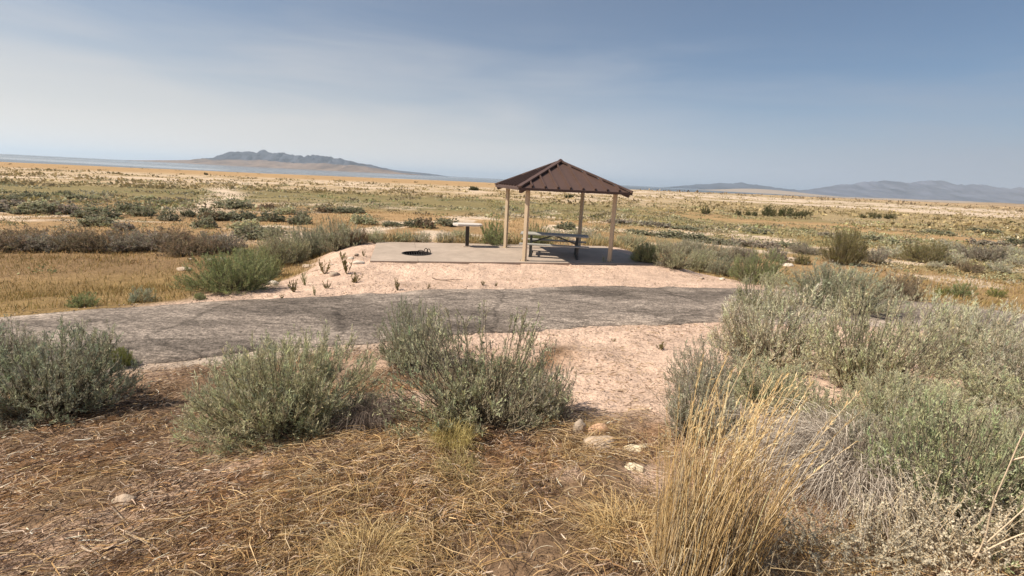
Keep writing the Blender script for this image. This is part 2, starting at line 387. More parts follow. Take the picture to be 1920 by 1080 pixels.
_r = _n.nodes.new('ShaderNodeMapRange'); _r.inputs[1].default_value = .004; _r.inputs[2].default_value = .013; _r.inputs[3].default_value = .66; _r.inputs[4].default_value = 1.0; _n.links.new(_v.outputs['Distance'], _r.inputs[0])
_c = _b.inputs['Base Color'].links[0].from_socket; _s = _n.nodes.new('ShaderNodeVectorMath'); _s.operation = 'SCALE'; _n.links.new(_c, _s.inputs[0]); _n.links.new(_r.outputs[0], _s.inputs['Scale']); _n.links.new(_s.outputs[0], _b.inputs['Base Color'])
path = tag(link('path', arr_mesh('path', R_.reshape(-1, 3), PF, m_asph, pcol.reshape(-1, 3), smooth=True)), 'worn grey asphalt path curving across the scene', kind='structure')

# lake, island and ranges
m_lake = mat('lake_water', (.10, .115, .125), rough=.06, spec=.5)
_n = m_lake.node_tree; _g = _n.nodes.new('ShaderNodeNewGeometry'); _m = _n.nodes.new('ShaderNodeMapping'); _m.inputs['Scale'].default_value = (.0004, .0022, 1); _n.links.new(_g.outputs['Position'], _m.inputs[0])
_t = _n.nodes.new('ShaderNodeTexNoise'); _t.inputs['Scale'].default_value = 1.0; _t.inputs['Detail'].default_value = 3; _n.links.new(_m.outputs[0], _t.inputs['Vector'])
_r = _n.nodes.new('ShaderNodeMapRange'); _r.inputs[1].default_value = .38; _r.inputs[2].default_value = .62; _r.inputs[3].default_value = .05; _r.inputs[4].default_value = .42; _n.links.new(_t.outputs[0], _r.inputs[0]); _n.links.new(_r.outputs[0], _n.nodes['Principled BSDF'].inputs['Roughness'])
bm = bmesh.new(); S_ = 46000
f = bm.faces.new([bm.verts.new(v) for v in ((-S_, -S_, LAKE_Z), (S_, -S_, LAKE_Z), (S_, S_, LAKE_Z), (-S_, S_, LAKE_Z))])
lake = tag(bm_obj('water', bm, m_lake), 'calm pale salt lake reaching the horizon', kind='structure')

def dirpx(px): return (px - 960) / FPX
def ridge(name, prof, Y, depth, mcol, label, seed, rough_amp, n=300, m=61, base=-6.0):
    """a mountain mass: prof = [(photo x, height above the lake in metres)], its crest at distance Y, sloping down both ways"""
    xs = np.interp(np.linspace(0, 1, n), np.linspace(0, 1, len(prof)), [dirpx(p[0]) * Y * 1.02 for p in prof])
    pxx = np.linspace(prof[0][0], prof[-1][0], n); X = np.array([dirpx(p) * Y for p in pxx]); Hc = np.interp(pxx, [p[0] for p in prof], [p[1] for p in prof]); Hc = Hc * (1 + .34 * (fbm(pxx / 11.0, pxx * 0 + seed, seed, 5, .62) - .5))
    v = np.linspace(-1, 1, m)
    XX, VV = np.meshgrid(X, v); HH = np.meshgrid(Hc, v)[0]
    YY = Y + VV * depth
    shape = np.maximum(0, 1 - np.abs(VV)) ** 1.25
    sc = depth * .16
    gul = fbm(XX / sc + VV * 1.5, YY / (sc * 2.6), seed, 6, .62)
    Z = LAKE_Z + base + HH * shape * (1 + (gul - .5) * rough_amp * (1 - .8 * shape ** 3)) - base * shape * 1.6 * np.minimum(1, HH / 30)
    idx = np.arange(n * m).reshape(m, n)
    Fq = np.stack([idx[:-1, :-1], idx[:-1, 1:], idx[1:, 1:], idx[1:, :-1]], -1).reshape(-1, 4)
    o = link(name, arr_mesh(name, np.stack([XX.ravel(), YY.ravel(), Z.ravel()], 1), Fq, mcol, smooth=True))
    return tag(o, label, kind='structure')
TALL = lambda P, k: [(p, h * k) for p, h in P]
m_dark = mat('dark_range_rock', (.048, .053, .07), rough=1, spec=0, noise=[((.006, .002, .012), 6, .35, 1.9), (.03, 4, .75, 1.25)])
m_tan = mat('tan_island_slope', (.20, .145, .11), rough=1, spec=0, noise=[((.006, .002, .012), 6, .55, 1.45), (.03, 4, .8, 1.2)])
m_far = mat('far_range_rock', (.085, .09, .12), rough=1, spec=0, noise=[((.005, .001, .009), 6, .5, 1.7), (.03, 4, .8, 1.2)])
k6 = 6000 / 900.
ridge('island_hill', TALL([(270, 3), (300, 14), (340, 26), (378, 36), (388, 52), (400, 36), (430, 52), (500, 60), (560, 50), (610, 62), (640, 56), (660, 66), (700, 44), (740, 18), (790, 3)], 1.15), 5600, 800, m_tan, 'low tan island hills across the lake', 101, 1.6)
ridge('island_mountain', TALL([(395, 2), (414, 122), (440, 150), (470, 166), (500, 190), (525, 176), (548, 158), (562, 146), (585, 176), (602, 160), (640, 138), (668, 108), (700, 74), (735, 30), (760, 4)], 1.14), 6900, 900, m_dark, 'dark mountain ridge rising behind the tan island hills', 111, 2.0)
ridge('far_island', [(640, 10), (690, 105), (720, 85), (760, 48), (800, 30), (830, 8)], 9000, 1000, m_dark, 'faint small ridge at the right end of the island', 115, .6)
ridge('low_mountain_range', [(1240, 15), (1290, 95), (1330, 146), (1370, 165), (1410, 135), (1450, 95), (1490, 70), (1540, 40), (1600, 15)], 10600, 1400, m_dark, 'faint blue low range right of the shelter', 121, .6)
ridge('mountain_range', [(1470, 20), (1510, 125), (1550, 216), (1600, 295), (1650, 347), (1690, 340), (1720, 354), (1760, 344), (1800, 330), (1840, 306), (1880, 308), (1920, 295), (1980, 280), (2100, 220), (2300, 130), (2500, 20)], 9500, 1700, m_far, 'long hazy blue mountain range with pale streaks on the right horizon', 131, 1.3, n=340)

# ------------------------------------------------------------------ concrete pad with a fire pit
m_conc = mat('concrete', (.40, .325, .265), rough=.9, spec=.2, noise=[(.9, 6, .84, 1.1), (4.0, 5, .9, 1.08), (30.0, 4, .9, 1.08)], bump=[(60.0, .15, .01)])
padc = tag(empty('concrete_pad', (CX, CY, 0), YAW), 'pale concrete pad under the shelter and fire ring', kind='structure')
FIRE = (-4.95, -.28); FR = .47
def slab(x0, x1, y0, y1, notch=None):
    """slab outline in pad coordinates; notch = side ('R' or 'L') where half of the round fire pit is cut out"""
    pts = [(x0, y0)]
    arc = [(FIRE[0] + (FR + .012) * math.cos(t), FIRE[1] + (FR + .012) * math.sin(t)) for t in np.linspace(-math.pi / 2, math.pi / 2, 17)]
    if notch == 'L':      # pit centre lies on the left edge x0
        pts = [(x0, y0), (x1, y0), (x1, y1), (x0, y1)] + arc[::-1]
    elif notch == 'R':
        pts = [(x1, y0)] + [(2 * FIRE[0] - p[0], p[1]) for p in arc] + [(x1, y1), (x0, y1), (x0, y0)]
    else: pts = [(x0, y0), (x1, y0), (x1, y1), (x0, y1)]
    bm = bmesh.new(); top = [bm.verts.new((p[0], p[1], 0)) for p in pts]
    f = bm.faces.new(top); r = bmesh.ops.extrude_face_region(bm, geom=[f]); bmesh.ops.translate(bm, verts=[v for v in r['geom'] if isinstance(v, bmesh.types.BMVert)], vec=(0, 0, -.13))
    return bm_obj('concrete_slab', bm, m_conc, padc)
J = .006
slab(PAD[0], FIRE[0] - J, PAD[2], PAD[3], 'R')
slab(FIRE[0] + J, -1.21 - J, PAD[2], PAD[3], 'L')
slab(-1.21 + J, 3.06, PAD[2], PAD[3])

# ------------------------------------------------------------------ shelter
m_post = mat('tan_painted_steel', (.50, .39, .27), rough=.55, spec=.4, noise=[(3.0, 4, .92, 1.06)])
m_roof = mat('brown_metal_roof', (.095, .057, .045), rough=.5, spec=.4, noise=[(2.2, 4, .88, 1.1)])
m_roofd = mat('brown_metal_trim', (.075, .043, .035), rough=.5, spec=.4)
m_steel = mat('dark_table_steel', (.05, .052, .05), rough=.5, spec=.4)
sh = tag(empty('picnic_shelter', (CX, CY, 0), YAW), 'open picnic shelter with brown pyramid metal roof on four tan posts', 'shelter')
HP = 1.51; PW = .118
for sx in (-1, 1):
    for sy in (-1, 1):
        po = box_obj('post', (-PW / 2, PW / 2, -PW / 2, PW / 2, .016, 2.33), m_post, sh, .008)   # square tubes set diagonally under the hips
        po.location = (sx * HP, sy * HP, 0); po.rotation_euler = (0, 0, math.pi / 4)
        box_obj('base_plate', (-.12, .12, -.12, .12, .001, .014), m_post, po)
        for bx_ in (-.09, .09):
            for by_ in (-.09, .09): box_obj('bolt', (bx_ - .012, bx_ + .012, by_ - .012, by_ + .012, .0141, .034), m_steel, po)
for sy in (-1, 1): box_obj('beam', (-HP + .08, HP - .08, sy * HP - .05, sy * HP + .05, 2.286, 2.329), m_post, sh)
for sx in (-1, 1): box_obj('beam', (sx * HP - .05, sx * HP + .05, -HP + .08, HP - .08, 2.286, 2.329), m_post, sh)
ER, EZ, AZp = 1.89, 2.36, 3.27
bm = bmesh.new()
cs = [bm.verts.new((sx * ER, sy * ER, EZ - .03)) for sx, sy in ((-1, -1), (1, -1), (1, 1), (-1, 1))]
ap = bm.verts.new((0, 0, AZp - .045)); bm.faces.new(cs[::-1])
for i in range(4): bm.faces.new([cs[i], cs[(i + 1) % 4], ap])
roof = bm_obj('roof', bm, m_roofd, sh)
slope = (AZp - EZ) / ER; NP = 9; pw = 2 * ER / NP
def face_panel(i0, i1, k):
    """one standing-seam pan of face k, between seams at i0 and i1 along the eave"""
    bm = bmesh.new(); e = .012
    def top(u): return ER - abs(u)
    us = [i0 + e] + ([0.0] if i0 < -1e-6 and i1 > 1e-6 else []) + [i1 - e]
    low = [(u, -ER - .012, EZ) for u in us]; hi = [(u, -ER + max(top(u), .001), EZ + slope * max(top(u), .001)) for u in us]
    ring = low + hi[::-1]
    pts = []
    for p in ring:
        if not pts or (mathutils.Vector(p) - mathutils.Vector(pts[-1])).length > .006: pts.append(p)
    vs = [bm.verts.new(p) for p in pts]; f = bm.faces.new(vs)
    r = bmesh.ops.extrude_face_region(bm, geom=[f]); bmesh.ops.translate(bm, verts=[v for v in r['geom'] if isinstance(v, bmesh.types.BMVert)], vec=(0, 0, -.02))
    bmesh.ops.rotate(bm, verts=bm.verts, cent=(0, 0, 0), matrix=mathutils.Matrix.Rotation(k * math.pi / 2, 3, 'Z'))
    return bm_obj('roof_panel', bm, m_roof, roof)
for k in range(4):
    Rk = mathutils.Matrix.Rotation(k * math.pi / 2, 3, 'Z')
    for i in range(NP): face_panel(-ER + i * pw, -ER + (i + 1) * pw, k)
    for i in range(1, NP):
        u = -ER + i * pw; t = ER - abs(u) - .06
        bm = bmesh.new(); bar(bm, (u, -ER + .03, EZ + slope * .03 + .02), (u, -ER + t, EZ + slope * t + .02), .05, .105)
        bmesh.ops.rotate(bm, verts=bm.verts, cent=(0, 0, 0), matrix=Rk); bm_obj('seam_rib', bm, m_roof, roof)
    bm = bmesh.new(); bar(bm, (-ER - .02, -ER - .02, EZ + .03), (-.04, -.04, AZp + .025), .15, .05)
    bmesh.ops.rotate(bm, verts=bm.verts, cent=(0, 0, 0), matrix=Rk); bm_obj('hip_cap', bm, m_roof, roof)
    bm = bmesh.new(); box(bm, -ER - .016, ER + .016, -ER - .034, -ER - .014, EZ - .075, EZ + .004)
    bmesh.ops.rotate(bm, verts=bm.verts, cent=(0, 0, 0), matrix=Rk); bm_obj('fascia', bm, m_roofd, roof)
    bm = bmesh.new(); bar(bm, (-ER + .05, -ER + .05, EZ - .11), (-.1, -.1, AZp - .14), .1, .12)
    bmesh.ops.rotate(bm, verts=bm.verts, cent=(0, 0, 0), matrix=Rk); bm_obj('hip_rafter', bm, m_roofd, sh)
bm = bmesh.new(); bmesh.ops.create_cone(bm, segments=4, radius1=.17, radius2=.03, depth=.1, cap_ends=True)
bmesh.ops.rotate(bm, verts=bm.verts, cent=(0, 0, 0), matrix=mathutils.Matrix.Rotation(math.pi / 4, 3, 'Z')); bmesh.ops.translate(bm, verts=bm.verts, vec=(0, 0, AZp + .06))
bm_obj('peak_cap', bm, m_roofd, roof)

# ------------------------------------------------------------------ picnic table
m_top = mat('grey_table_top', (.36, .35, .32), rough=.6, spec=.3, noise=[(5.0, 4, .9, 1.08)])
pt = tag(empty('picnic_table', (1.42, 17.2, 0), math.radians(-4)), 'long grey picnic table with attached benches under the shelter roof', 'picnic table')
TL = 1.2
for k in range(3): box_obj('tabletop_plank', (-TL, TL, -.375 + k * .252, -.375 + k * .252 + .245, .725, .765), m_top, pt, .008)
for sy in (-1, 1):
    be = empty('bench'); be.parent = pt
    for k in range(2):
        y0 = sy * .72 + (k - 1) * .135; box_obj('bench_plank', (-TL, TL, y0 + .004, y0 + .131, .425, .465), m_top, be, .006)
for sx in (-.82, .82):
    lg = empty('leg_frame'); lg.parent = pt
    for sy in (-1, 1):
        bm = bmesh.new(); bar(bm, (sx, sy * .30, .012), (sx, sy * .30, .72), .06); bm_obj('leg', bm, m_steel, lg)
        bm = bmesh.new(); bar(bm, (sx, sy * .72, .012), (sx, sy * .72, .39), .05); bm_obj('bench_leg', bm, m_steel, lg)
    bm = bmesh.new(); box(bm, sx - .028, sx + .028, -.84, .84, .375, .42); bm_obj('bench_arm', bm, m_steel, lg)
    bm = bmesh.new(); box(bm, sx - .035, sx + .035, -.8, .8, .004, .05); bm_obj('foot', bm, m_steel, lg)
    bm = bmesh.new(); box(bm, sx - .025, sx + .025, -.36, .36, .68, .722); bm_obj('top_rail', bm, m_steel, lg)
    bm = bmesh.new(); bar(bm, (sx * .06, 0, .70), (sx * .97, 0, .44), .045); bm_obj('brace', bm, m_steel, pt)

# ------------------------------------------------------------------ pedestal table and fire ring
m_white = mat('pale_table_top', (.62, .56, .50), rough=.5, spec=.4)
m_ped = mat('dark_pedestal', (.05, .04, .035), rough=.6)
pd = tag(empty('pedestal_table', (-1.81, 18.34, 0), YAW), 'small pale pedestal table on a dark post at the pad edge', 'table')
box_obj('pedestal', (-.065, .065, -.065, .065, .021, .80), m_ped, pd, .01)
box_obj('base_plate', (-.15, .15, -.15, .15, .002, .02), m_conc, pd)
bm = bmesh.new(); vs = []
oc = [(-.55, -.16), (-.4, -.32), (.4, -.32), (.55, -.16), (.55, .16), (.4, .32), (-.4, .32), (-.55, .16)]
f = bm.faces.new([bm.verts.new((a, b, .80)) for a, b in oc]); r = bmesh.ops.extrude_face_region(bm, geom=[f]); bmesh.ops.translate(bm, verts=[v for v in r['geom'] if isinstance(v, bmesh.types.BMVert)], vec=(0, 0, .075))
bm_obj('tabletop', bm, m_white, pd, .012)

m_rust = mat('sooty_steel', (.022, .018, .016), rough=.75, noise=[(12.0, 4, .6, 1.8)])
m_ash = mat('ash_and_soot', (.025, .023, .022), rough=1, noise=[(18.0, 5, .5, 2.6)], bump=[(25.0, .8, .05)])
fl = from_local(*FIRE)
fr = tag(empty('fire_ring', (fl[0], fl[1], 0), YAW), 'round sunken fire ring with folded grate handles in the concrete', 'fire ring')
def ring_mesh(r0, r1, z0, z1, k=40):
    bm = bmesh.new(); R4 = []
    for t in np.linspace(0, 2 * math.pi, k, endpoint=False):
        R4.append([bm.verts.new((rr_ * math.cos(t), rr_ * math.sin(t), z)) for rr_, z in ((r0, z0), (r1, z0), (r1, z1), (r0, z1))])
    for i in range(k):
        for j in range(4): bm.faces.new((R4[i][j], R4[i][(j + 1) % 4], R4[(i + 1) % k][(j + 1) % 4], R4[(i + 1) % k][j]))
    return bm
bm_obj('ring_wall', ring_mesh(.455, .470, -.28, .010), m_rust, fr)
bm_obj('rim', ring_mesh(.471, .500, .003, .009), m_rust, fr)
bm = bmesh.new(); bmesh.ops.create_circle(bm, cap_ends=True, segments=36, radius=.454); bmesh.ops.translate(bm, verts=bm.verts, vec=(0, 0, -.10)); bm_obj('ash_bed', bm, m_ash, fr)
gr = empty('grate'); gr.parent = fr
for i in range(11):
    xx = -.4 + i * .08; h = math.sqrt(max(.43 ** 2 - xx * xx, .01))
    V, Fq = tubes(np.array([[[xx, -h, -.03], [xx, 0, -.03], [xx, h, -.03]]]), np.full((1, 3), .008), 6); link('grate_bar', arr_mesh('grate_bar', V, Fq, m_rust), gr)
for k, (ox, oy, ht, sp_) in enumerate(((.30, -.10, .17, .09), (.40, .06, .13, .08), (.12, .18, .06, .14))):
    t = np.linspace(0, math.pi, 14); P = np.stack([ox + sp_ * np.cos(t) * .8, oy + sp_ * np.cos(t) * .5, .02 + ht * np.sin(t)], 1)[None]
    V, Fq = tubes(P, np.full((1, 14), .013), 6); link('grate_handle', arr_mesh('grate_handle', V, Fq, m_rust, smooth=True), fr)

# ------------------------------------------------------------------ shrubs
def leafmat(name, col, trans=.32, objvar=.12): return mat(name, col, rough=.75, attr='col', trans=trans, spec=.15, objvar=objvar)
m_rabbit = leafmat('rabbitbrush_leaf', (.53, .515, .335)); m_sage = leafmat('sagebrush_leaf', (.52, .49, .37)); m_green = leafmat('green_brush_leaf', (.33, .36, .17))
m_bluegr = leafmat('blue_green_leaf', (.42, .425, .30)); m_browng = leafmat('brown_grey_brush', (.29, .225, .15)); m_olive = leafmat('greasewood_leaf', (.24, .21, .09)); m_dkgreen = leafmat('far_bush_leaf', (.085, .095, .035)); m_lav = leafmat('lavender_grey_brush', (.37, .325, .26))
m_plain = leafmat('plain_brush_leaf', (.31, .305, .205), objvar=.2); m_pale = leafmat('pale_sagebrush_leaf', (.60, .575, .42)); m_green2 = leafmat('green_rabbitbrush_leaf', (.43, .455, .27)); m_silver = leafmat('saltbush_leaf', (.58, .52, .40)); m_weed = leafmat('sand_weed_leaf', (.22, .19, .085)); m_lime = leafmat('lime_leaf', (.23, .26, .075))
m_stem = mat('dry_stem', (.25, .215, .155), attr='col', rough=.9, spec=.1)

def shrub_geo(seed, nst, ntw, nlf, leaf_l, leaf_w, lobes=.25, spread=1.0, dead=.1, stem_r=.008, twig_l=.2, inner=.35, split=True, k=4, stems_shown=1.0, flat=.45, tidy=.45, ldn=.48, bald=.0):
    """a shrub of half width 1 and height 1; returns foliage mesh data and stem mesh data"""
    global rng
    keep = rng; rng = np.random.default_rng(seed)
    az = rng.uniform(0, 2 * math.pi, nst); u0 = np.sqrt(rng.uniform(0, 1, nst)); tilt = u0 * math.radians(86)
    cxn, cyn = np.sin(tilt) * np.cos(az), np.sin(tilt) * np.sin(az)
    lob = .92 + lobes * 1.5 * (fbm(cxn * 1.6 + seed, cyn * 1.6, seed, 2) - .5) + .16 * (rng.uniform(0, 1, nst) - .7)
    lob = np.clip(lob, .6, 1.12)
    rad = np.sin(tilt) * lob * spread; hz = (flat * (1 - u0 ** 3) + (1 - flat) * np.cos(tilt)) * lob + .04
    tip = np.stack([rad * np.cos(az), rad * np.sin(az), hz], 1)
    base = np.stack([rng.normal(0, .10, nst), rng.normal(0, .10, nst), np.full(nst, -.03)], 1)
    ctl = np.stack([tip[:, 0] * .62 + rng.normal(0, .05, nst), tip[:, 1] * .62 + rng.normal(0, .05, nst), tip[:, 2] * .26], 1)
    us = np.linspace(0, 1, 6)
    SP = np.stack([bez(base, ctl, tip, u) for u in us], 1)
    fol = Acc(); st = Acc()
    sel = rng.uniform(0, 1, nst) < stems_shown
    V, Fq = tubes(SP[sel], np.linspace(1, .35, 6)[None] * stem_r * rng.uniform(.6, 1.3, (sel.sum(), 1)), 3); st.add(V, Fq, rng.uniform(.6, 1.35, (sel.sum(), 1)) * np.ones((1, 3)))
    # twigs
    T = nst * ntw; si = np.repeat(np.arange(nst), ntw); u = inner + (1 - inner) * rng.uniform(0, 1, T) ** .75
    P0 = bez(base[si], ctl[si], tip[si], u[:, None]); tan_ = unit(bez(base[si], ctl[si], tip[si], np.minimum(u + .05, 1.05)[:, None]) - P0)
    d = unit(tan_ * tidy + np.array([0, 0, .42]) + rng.normal(0, .33, (T, 3)))
    tl = twig_l * rng.uniform(.5, 1.25, T) * (1.1 - .3 * u)
    isdead = (rng.uniform(0, 1, T) < dead * (1.7 - 1.4 * u)) | (vnoise(P0[:, 0] * 2.3 + seed, P0[:, 1] * 2.3 + P0[:, 2] * 1.5, seed + 5) < bald)
    TP = np.stack([P0, P0 + d * (tl * .5)[:, None] + rng.normal(0, .012, (T, 3)), P0 + d * tl[:, None] + np.array([0, 0, .02])], 1)
    V, Fq = ribbons(TP, np.array([1, .8, .4])[None] * stem_r * .42 * np.ones((T, 1))); st.add(V, Fq, rng.uniform(.7, 1.5, (T, 1)) * np.ones((1, 3)))
    T2 = nst * 7; s2 = np.repeat(np.arange(nst), 7); u2 = rng.uniform(.06, .62, T2); Q0 = bez(base[s2], ctl[s2], tip[s2], u2[:, None]) * np.array([.92, .92, .9]); d2 = unit(rng.normal(0, 1, (T2, 3)) + np.array([0, 0, .5])); l2 = twig_l * rng.uniform(.4, 1.0, T2)  # extra inner dead twigs, added to block light and darken core and base
    V, Fq = ribbons(np.stack([Q0, Q0 + d2 * (l2 * .5)[:, None] + rng.normal(0, .02, (T2, 3)), Q0 + d2 * l2[:, None]], 1), np.array([1, .9, .5])[None] * stem_r * .7 * np.ones((T2, 1))); st.add(V, Fq, rng.uniform(.35, 1.0, (T2, 1)) * np.array([[1, .92, .85]]))
    # leaves along the twigs
    N = T * nlf; ti = np.repeat(np.arange(T), nlf); v = rng.uniform(.08, 1.02, N)
    B = P0[ti] + d[ti] * (tl[ti] * v)[:, None]
    ld = unit(d[ti] * .9 + np.array([0, 0, .25]) + rng.normal(0, ldn, (N, 3)))
    L = leaf_l * rng.uniform(.6, 1.4, N); Wd = leaf_w * rng.uniform(.7, 1.3, N)
    ok = ~isdead[ti] | (rng.uniform(0, 1, N) < .12)
    B, ld, L, Wd, ti = B[ok], ld[ok], L[ok], Wd[ok], ti[ok]
    V, Fq = leaf_quads(B, ld, L, Wd)
    tw_t = np.clip(rng.normal(1, .13, (T, 1)), .55, 1.5) * (1 + rng.normal(0, .05, (T, 3)))
    c = tw_t[ti] * np.clip(rng.normal(1, .16, (len(B), 1)), .5, 1.6)
    fol.add(V, Fq, np.clip(c, .3, 1.8)); rng = keep
    return fol, st
def hi_shrub(seed, **kw):
    f, s = shrub_geo(seed, **kw); return f.mesh('foliage', [m_rabbit]), s.mesh('stems', [m_stem])
def joined(seed, **kw):
    f, s = shrub_geo(seed, **kw); a = Acc(); a.V = f.V + s.V; a.F = f.F + [x + f.n for x in s.F]; a.C = f.C + s.C; a.M = f.M + [x + 1 for x in s.M]
    return a.mesh('shrub', [m_rabbit, m_stem])
HI = [hi_shrub(201, nst=230, ntw=11, nlf=17, leaf_l=.038, leaf_w=.0045, lobes=.55, dead=.10, stem_r=.007, twig_l=.17, inner=.30, bald=.12),
      hi_shrub(202, nst=210, ntw=11, nlf=17, leaf_l=.034, leaf_w=.0047, lobes=.9, dead=.14, stem_r=.008, twig_l=.18, flat=.55, inner=.32, bald=.2),
      hi_shrub(203, nst=240, ntw=11, nlf=16, leaf_l=.048, leaf_w=.0040, lobes=.5, dead=.08, stem_r=.006, twig_l=.23, tidy=.9, inner=.3, bald=.06),
      hi_shrub(204, nst=210, ntw=11, nlf=16, leaf_l=.033, leaf_w=.0049, lobes=.75, dead=.22, stem_r=.007, twig_l=.16, inner=.28, bald=.22),
      hi_shrub(205, nst=210, ntw=11, nlf=17, leaf_l=.040, leaf_w=.0045, lobes=1.0, dead=.10, stem_r=.007, twig_l=.2, inner=.34, bald=.16, flat=.35, tidy=.7),
      hi_shrub(206, nst=200, ntw=11, nlf=17, leaf_l=.032, leaf_w=.0050, lobes=.65, dead=.16, stem_r=.008, twig_l=.14, inner=.26, bald=.25, flat=.65)]
MID = [joined(211 + i, nst=110, ntw=6, nlf=9, leaf_l=.085, leaf_w=.011, lobes=l, dead=.10, stem_r=.008, twig_l=.17, flat=fl_, tidy=t_, inner=.34, ldn=.7, bald=.12) for i, (l, fl_, t_) in enumerate(((.5, .5, .45), (.8, .6, .4), (.4, .4, .9), (.6, .5, .6)))]
LOW = [joined(221 + i, nst=90, ntw=5, nlf=9, leaf_l=.11, leaf_w=.034, lobes=l, dead=.06, stem_r=.008, twig_l=.12, flat=.8, inner=.42, ldn=1.2) for i, l in enumerate((.6, .9, 1.1))]

def put_mats(o, *ms):
    for i, m in enumerate(ms):
        o.material_slots[i].link = 'OBJECT'; o.material_slots[i].material = m
def shrub(px, py, wpx, hpx, m, label, tier, shape, name='sagebrush', group=None, cat='shrub', rz=None, push=0.0, dscale=.9, lean=0.0):
    """a shrub whose foot is seen at photo pixel (px, py), wpx by hpx pixels large there"""
    x, y, dep = spot(px, py)
    w = wpx / FPX * dep * 1.1; h = hpx / FPX * dep * (1.0 if tier != 'low' else .85)
    if tier == 'low': w *= 1.1
    rad = w * .5
    x, y = x * (1 + rad * .35 / max(dep, .1)), y * (1 + rad * .35 / max(dep, .1))
    z = zg1(x, y) - .015
    rz = random.uniform(0, 6.28) if rz is None else rz
    if tier == 'hi':
        f, s = HI[shape % 6]; o = empty(name, (x, y, z), rz)
        a = link('foliage', f, o); put_mats(a, m); link('stems', s, o)
    else:
        me = (MID if tier == 'mid' else LOW)[shape % (4 if tier == 'mid' else 3)]
        o = link(name, me, None, (x, y, z)); o.rotation_euler = (0, 0, rz); put_mats(o, m, m_stem)
    o.scale = (rad * 1.0, rad * dscale, h); o.rotation_euler = (0, lean, rz)
    return tag(o, label, cat, group)

FG = [  # px, py, w, h, material, shape, label
 (95, 795, 300, 190, m_bluegr, 0, 'large grey-green brush at the left edge of the photo casting dark shade'),
 (15, 690, 150, 85, m_sage, 3, 'small sagebrush half hidden behind the left edge brush beside the path'),
 (535, 825, 345, 190, m_rabbit, 2, 'wide green rabbitbrush with stems swept to the right, left of centre'),
 (905, 800, 350, 195, m_rabbit, 1, 'tall open rabbitbrush in the centre foreground in front of the path'),
 (770, 690, 140, 105, m_bluegr, 3, 'upright tuft of rabbitbrush behind the left side of the centre bush'),
 (1000, 790, 170, 120, m_sage, 0, 'low twiggy sagebrush at the right foot of the centre bush'),
 (1310, 825, 210, 150, m_sage, 3, 'silver-grey sagebrush just left of the tall straw grass tops'),
 (1435, 690, 215, 148, m_pale, 0, 'broad pale sagebrush beside the sand at the path bend on the right'),
 (1615, 735, 240, 190, m_rabbit, 1, 'largest sagebrush of the right mass, with dead twigs in its middle'),
 (1810, 715, 215, 155, m_pale, 2, 'pale streaky sagebrush in the right mass in front of the far path'),
 (1905, 760, 210, 150, m_sage, 3, 'grey sagebrush cut by the right edge behind the big lower bush'),
 (1440, 780, 180, 110, m_rabbit, 2, 'olive sagebrush behind the straw grass seed stalks'),
 (1775, 990, 340, 265, m_green2, 1, 'dense green rabbitbrush in the lower right corner behind the silver plants'),
 (1700, 835, 230, 125, m_rabbit, 0, 'olive-grey sagebrush between the right mass and the lower right rabbitbrush'),
 (1890, 860, 200, 90, m_sage, 1, 'grey sagebrush at the right edge above the pale dead branch'),
 (1545, 815, 170, 80, m_rabbit, 3, 'low sagebrush behind the drooping grey dead grass'),
 (1905, 985, 150, 180, m_rabbit, 2, 'green-grey brush in the right corner behind the dead branch'),
 (1330, 740, 150, 90, m_sage, 1, 'low sagebrush on the sand left of the right mass'),
 (1890, 800, 230, 115, m_rabbit, 2, 'low grey sagebrush at the right edge between rear mass and lower bush'),
 (1630, 900, 170, 150, m_sage, 0, 'grey-brown dry brush between the straw grass and lower right rabbitbrush'),
]
for i, (px, py, w, h, m, sh_, lb) in enumerate(FG): shrub(px, py, w, h, m, lb, 'hi', (0, 3, 2, 1, 4, 5, 3, 4, 1, 2, 5, 0, 5, 2, 3, 5, 4, 1, 0, 5)[i], group='brush in the foreground', rz=(.3, 2., 4.4, 1.2, 5.1, 3.3, .9, 2.7, 4.0, 5.6, 1.7, 3.0, .5, 2.2, 1.1, 3.7, 4.9, .2, 2.4, 1.9)[i])
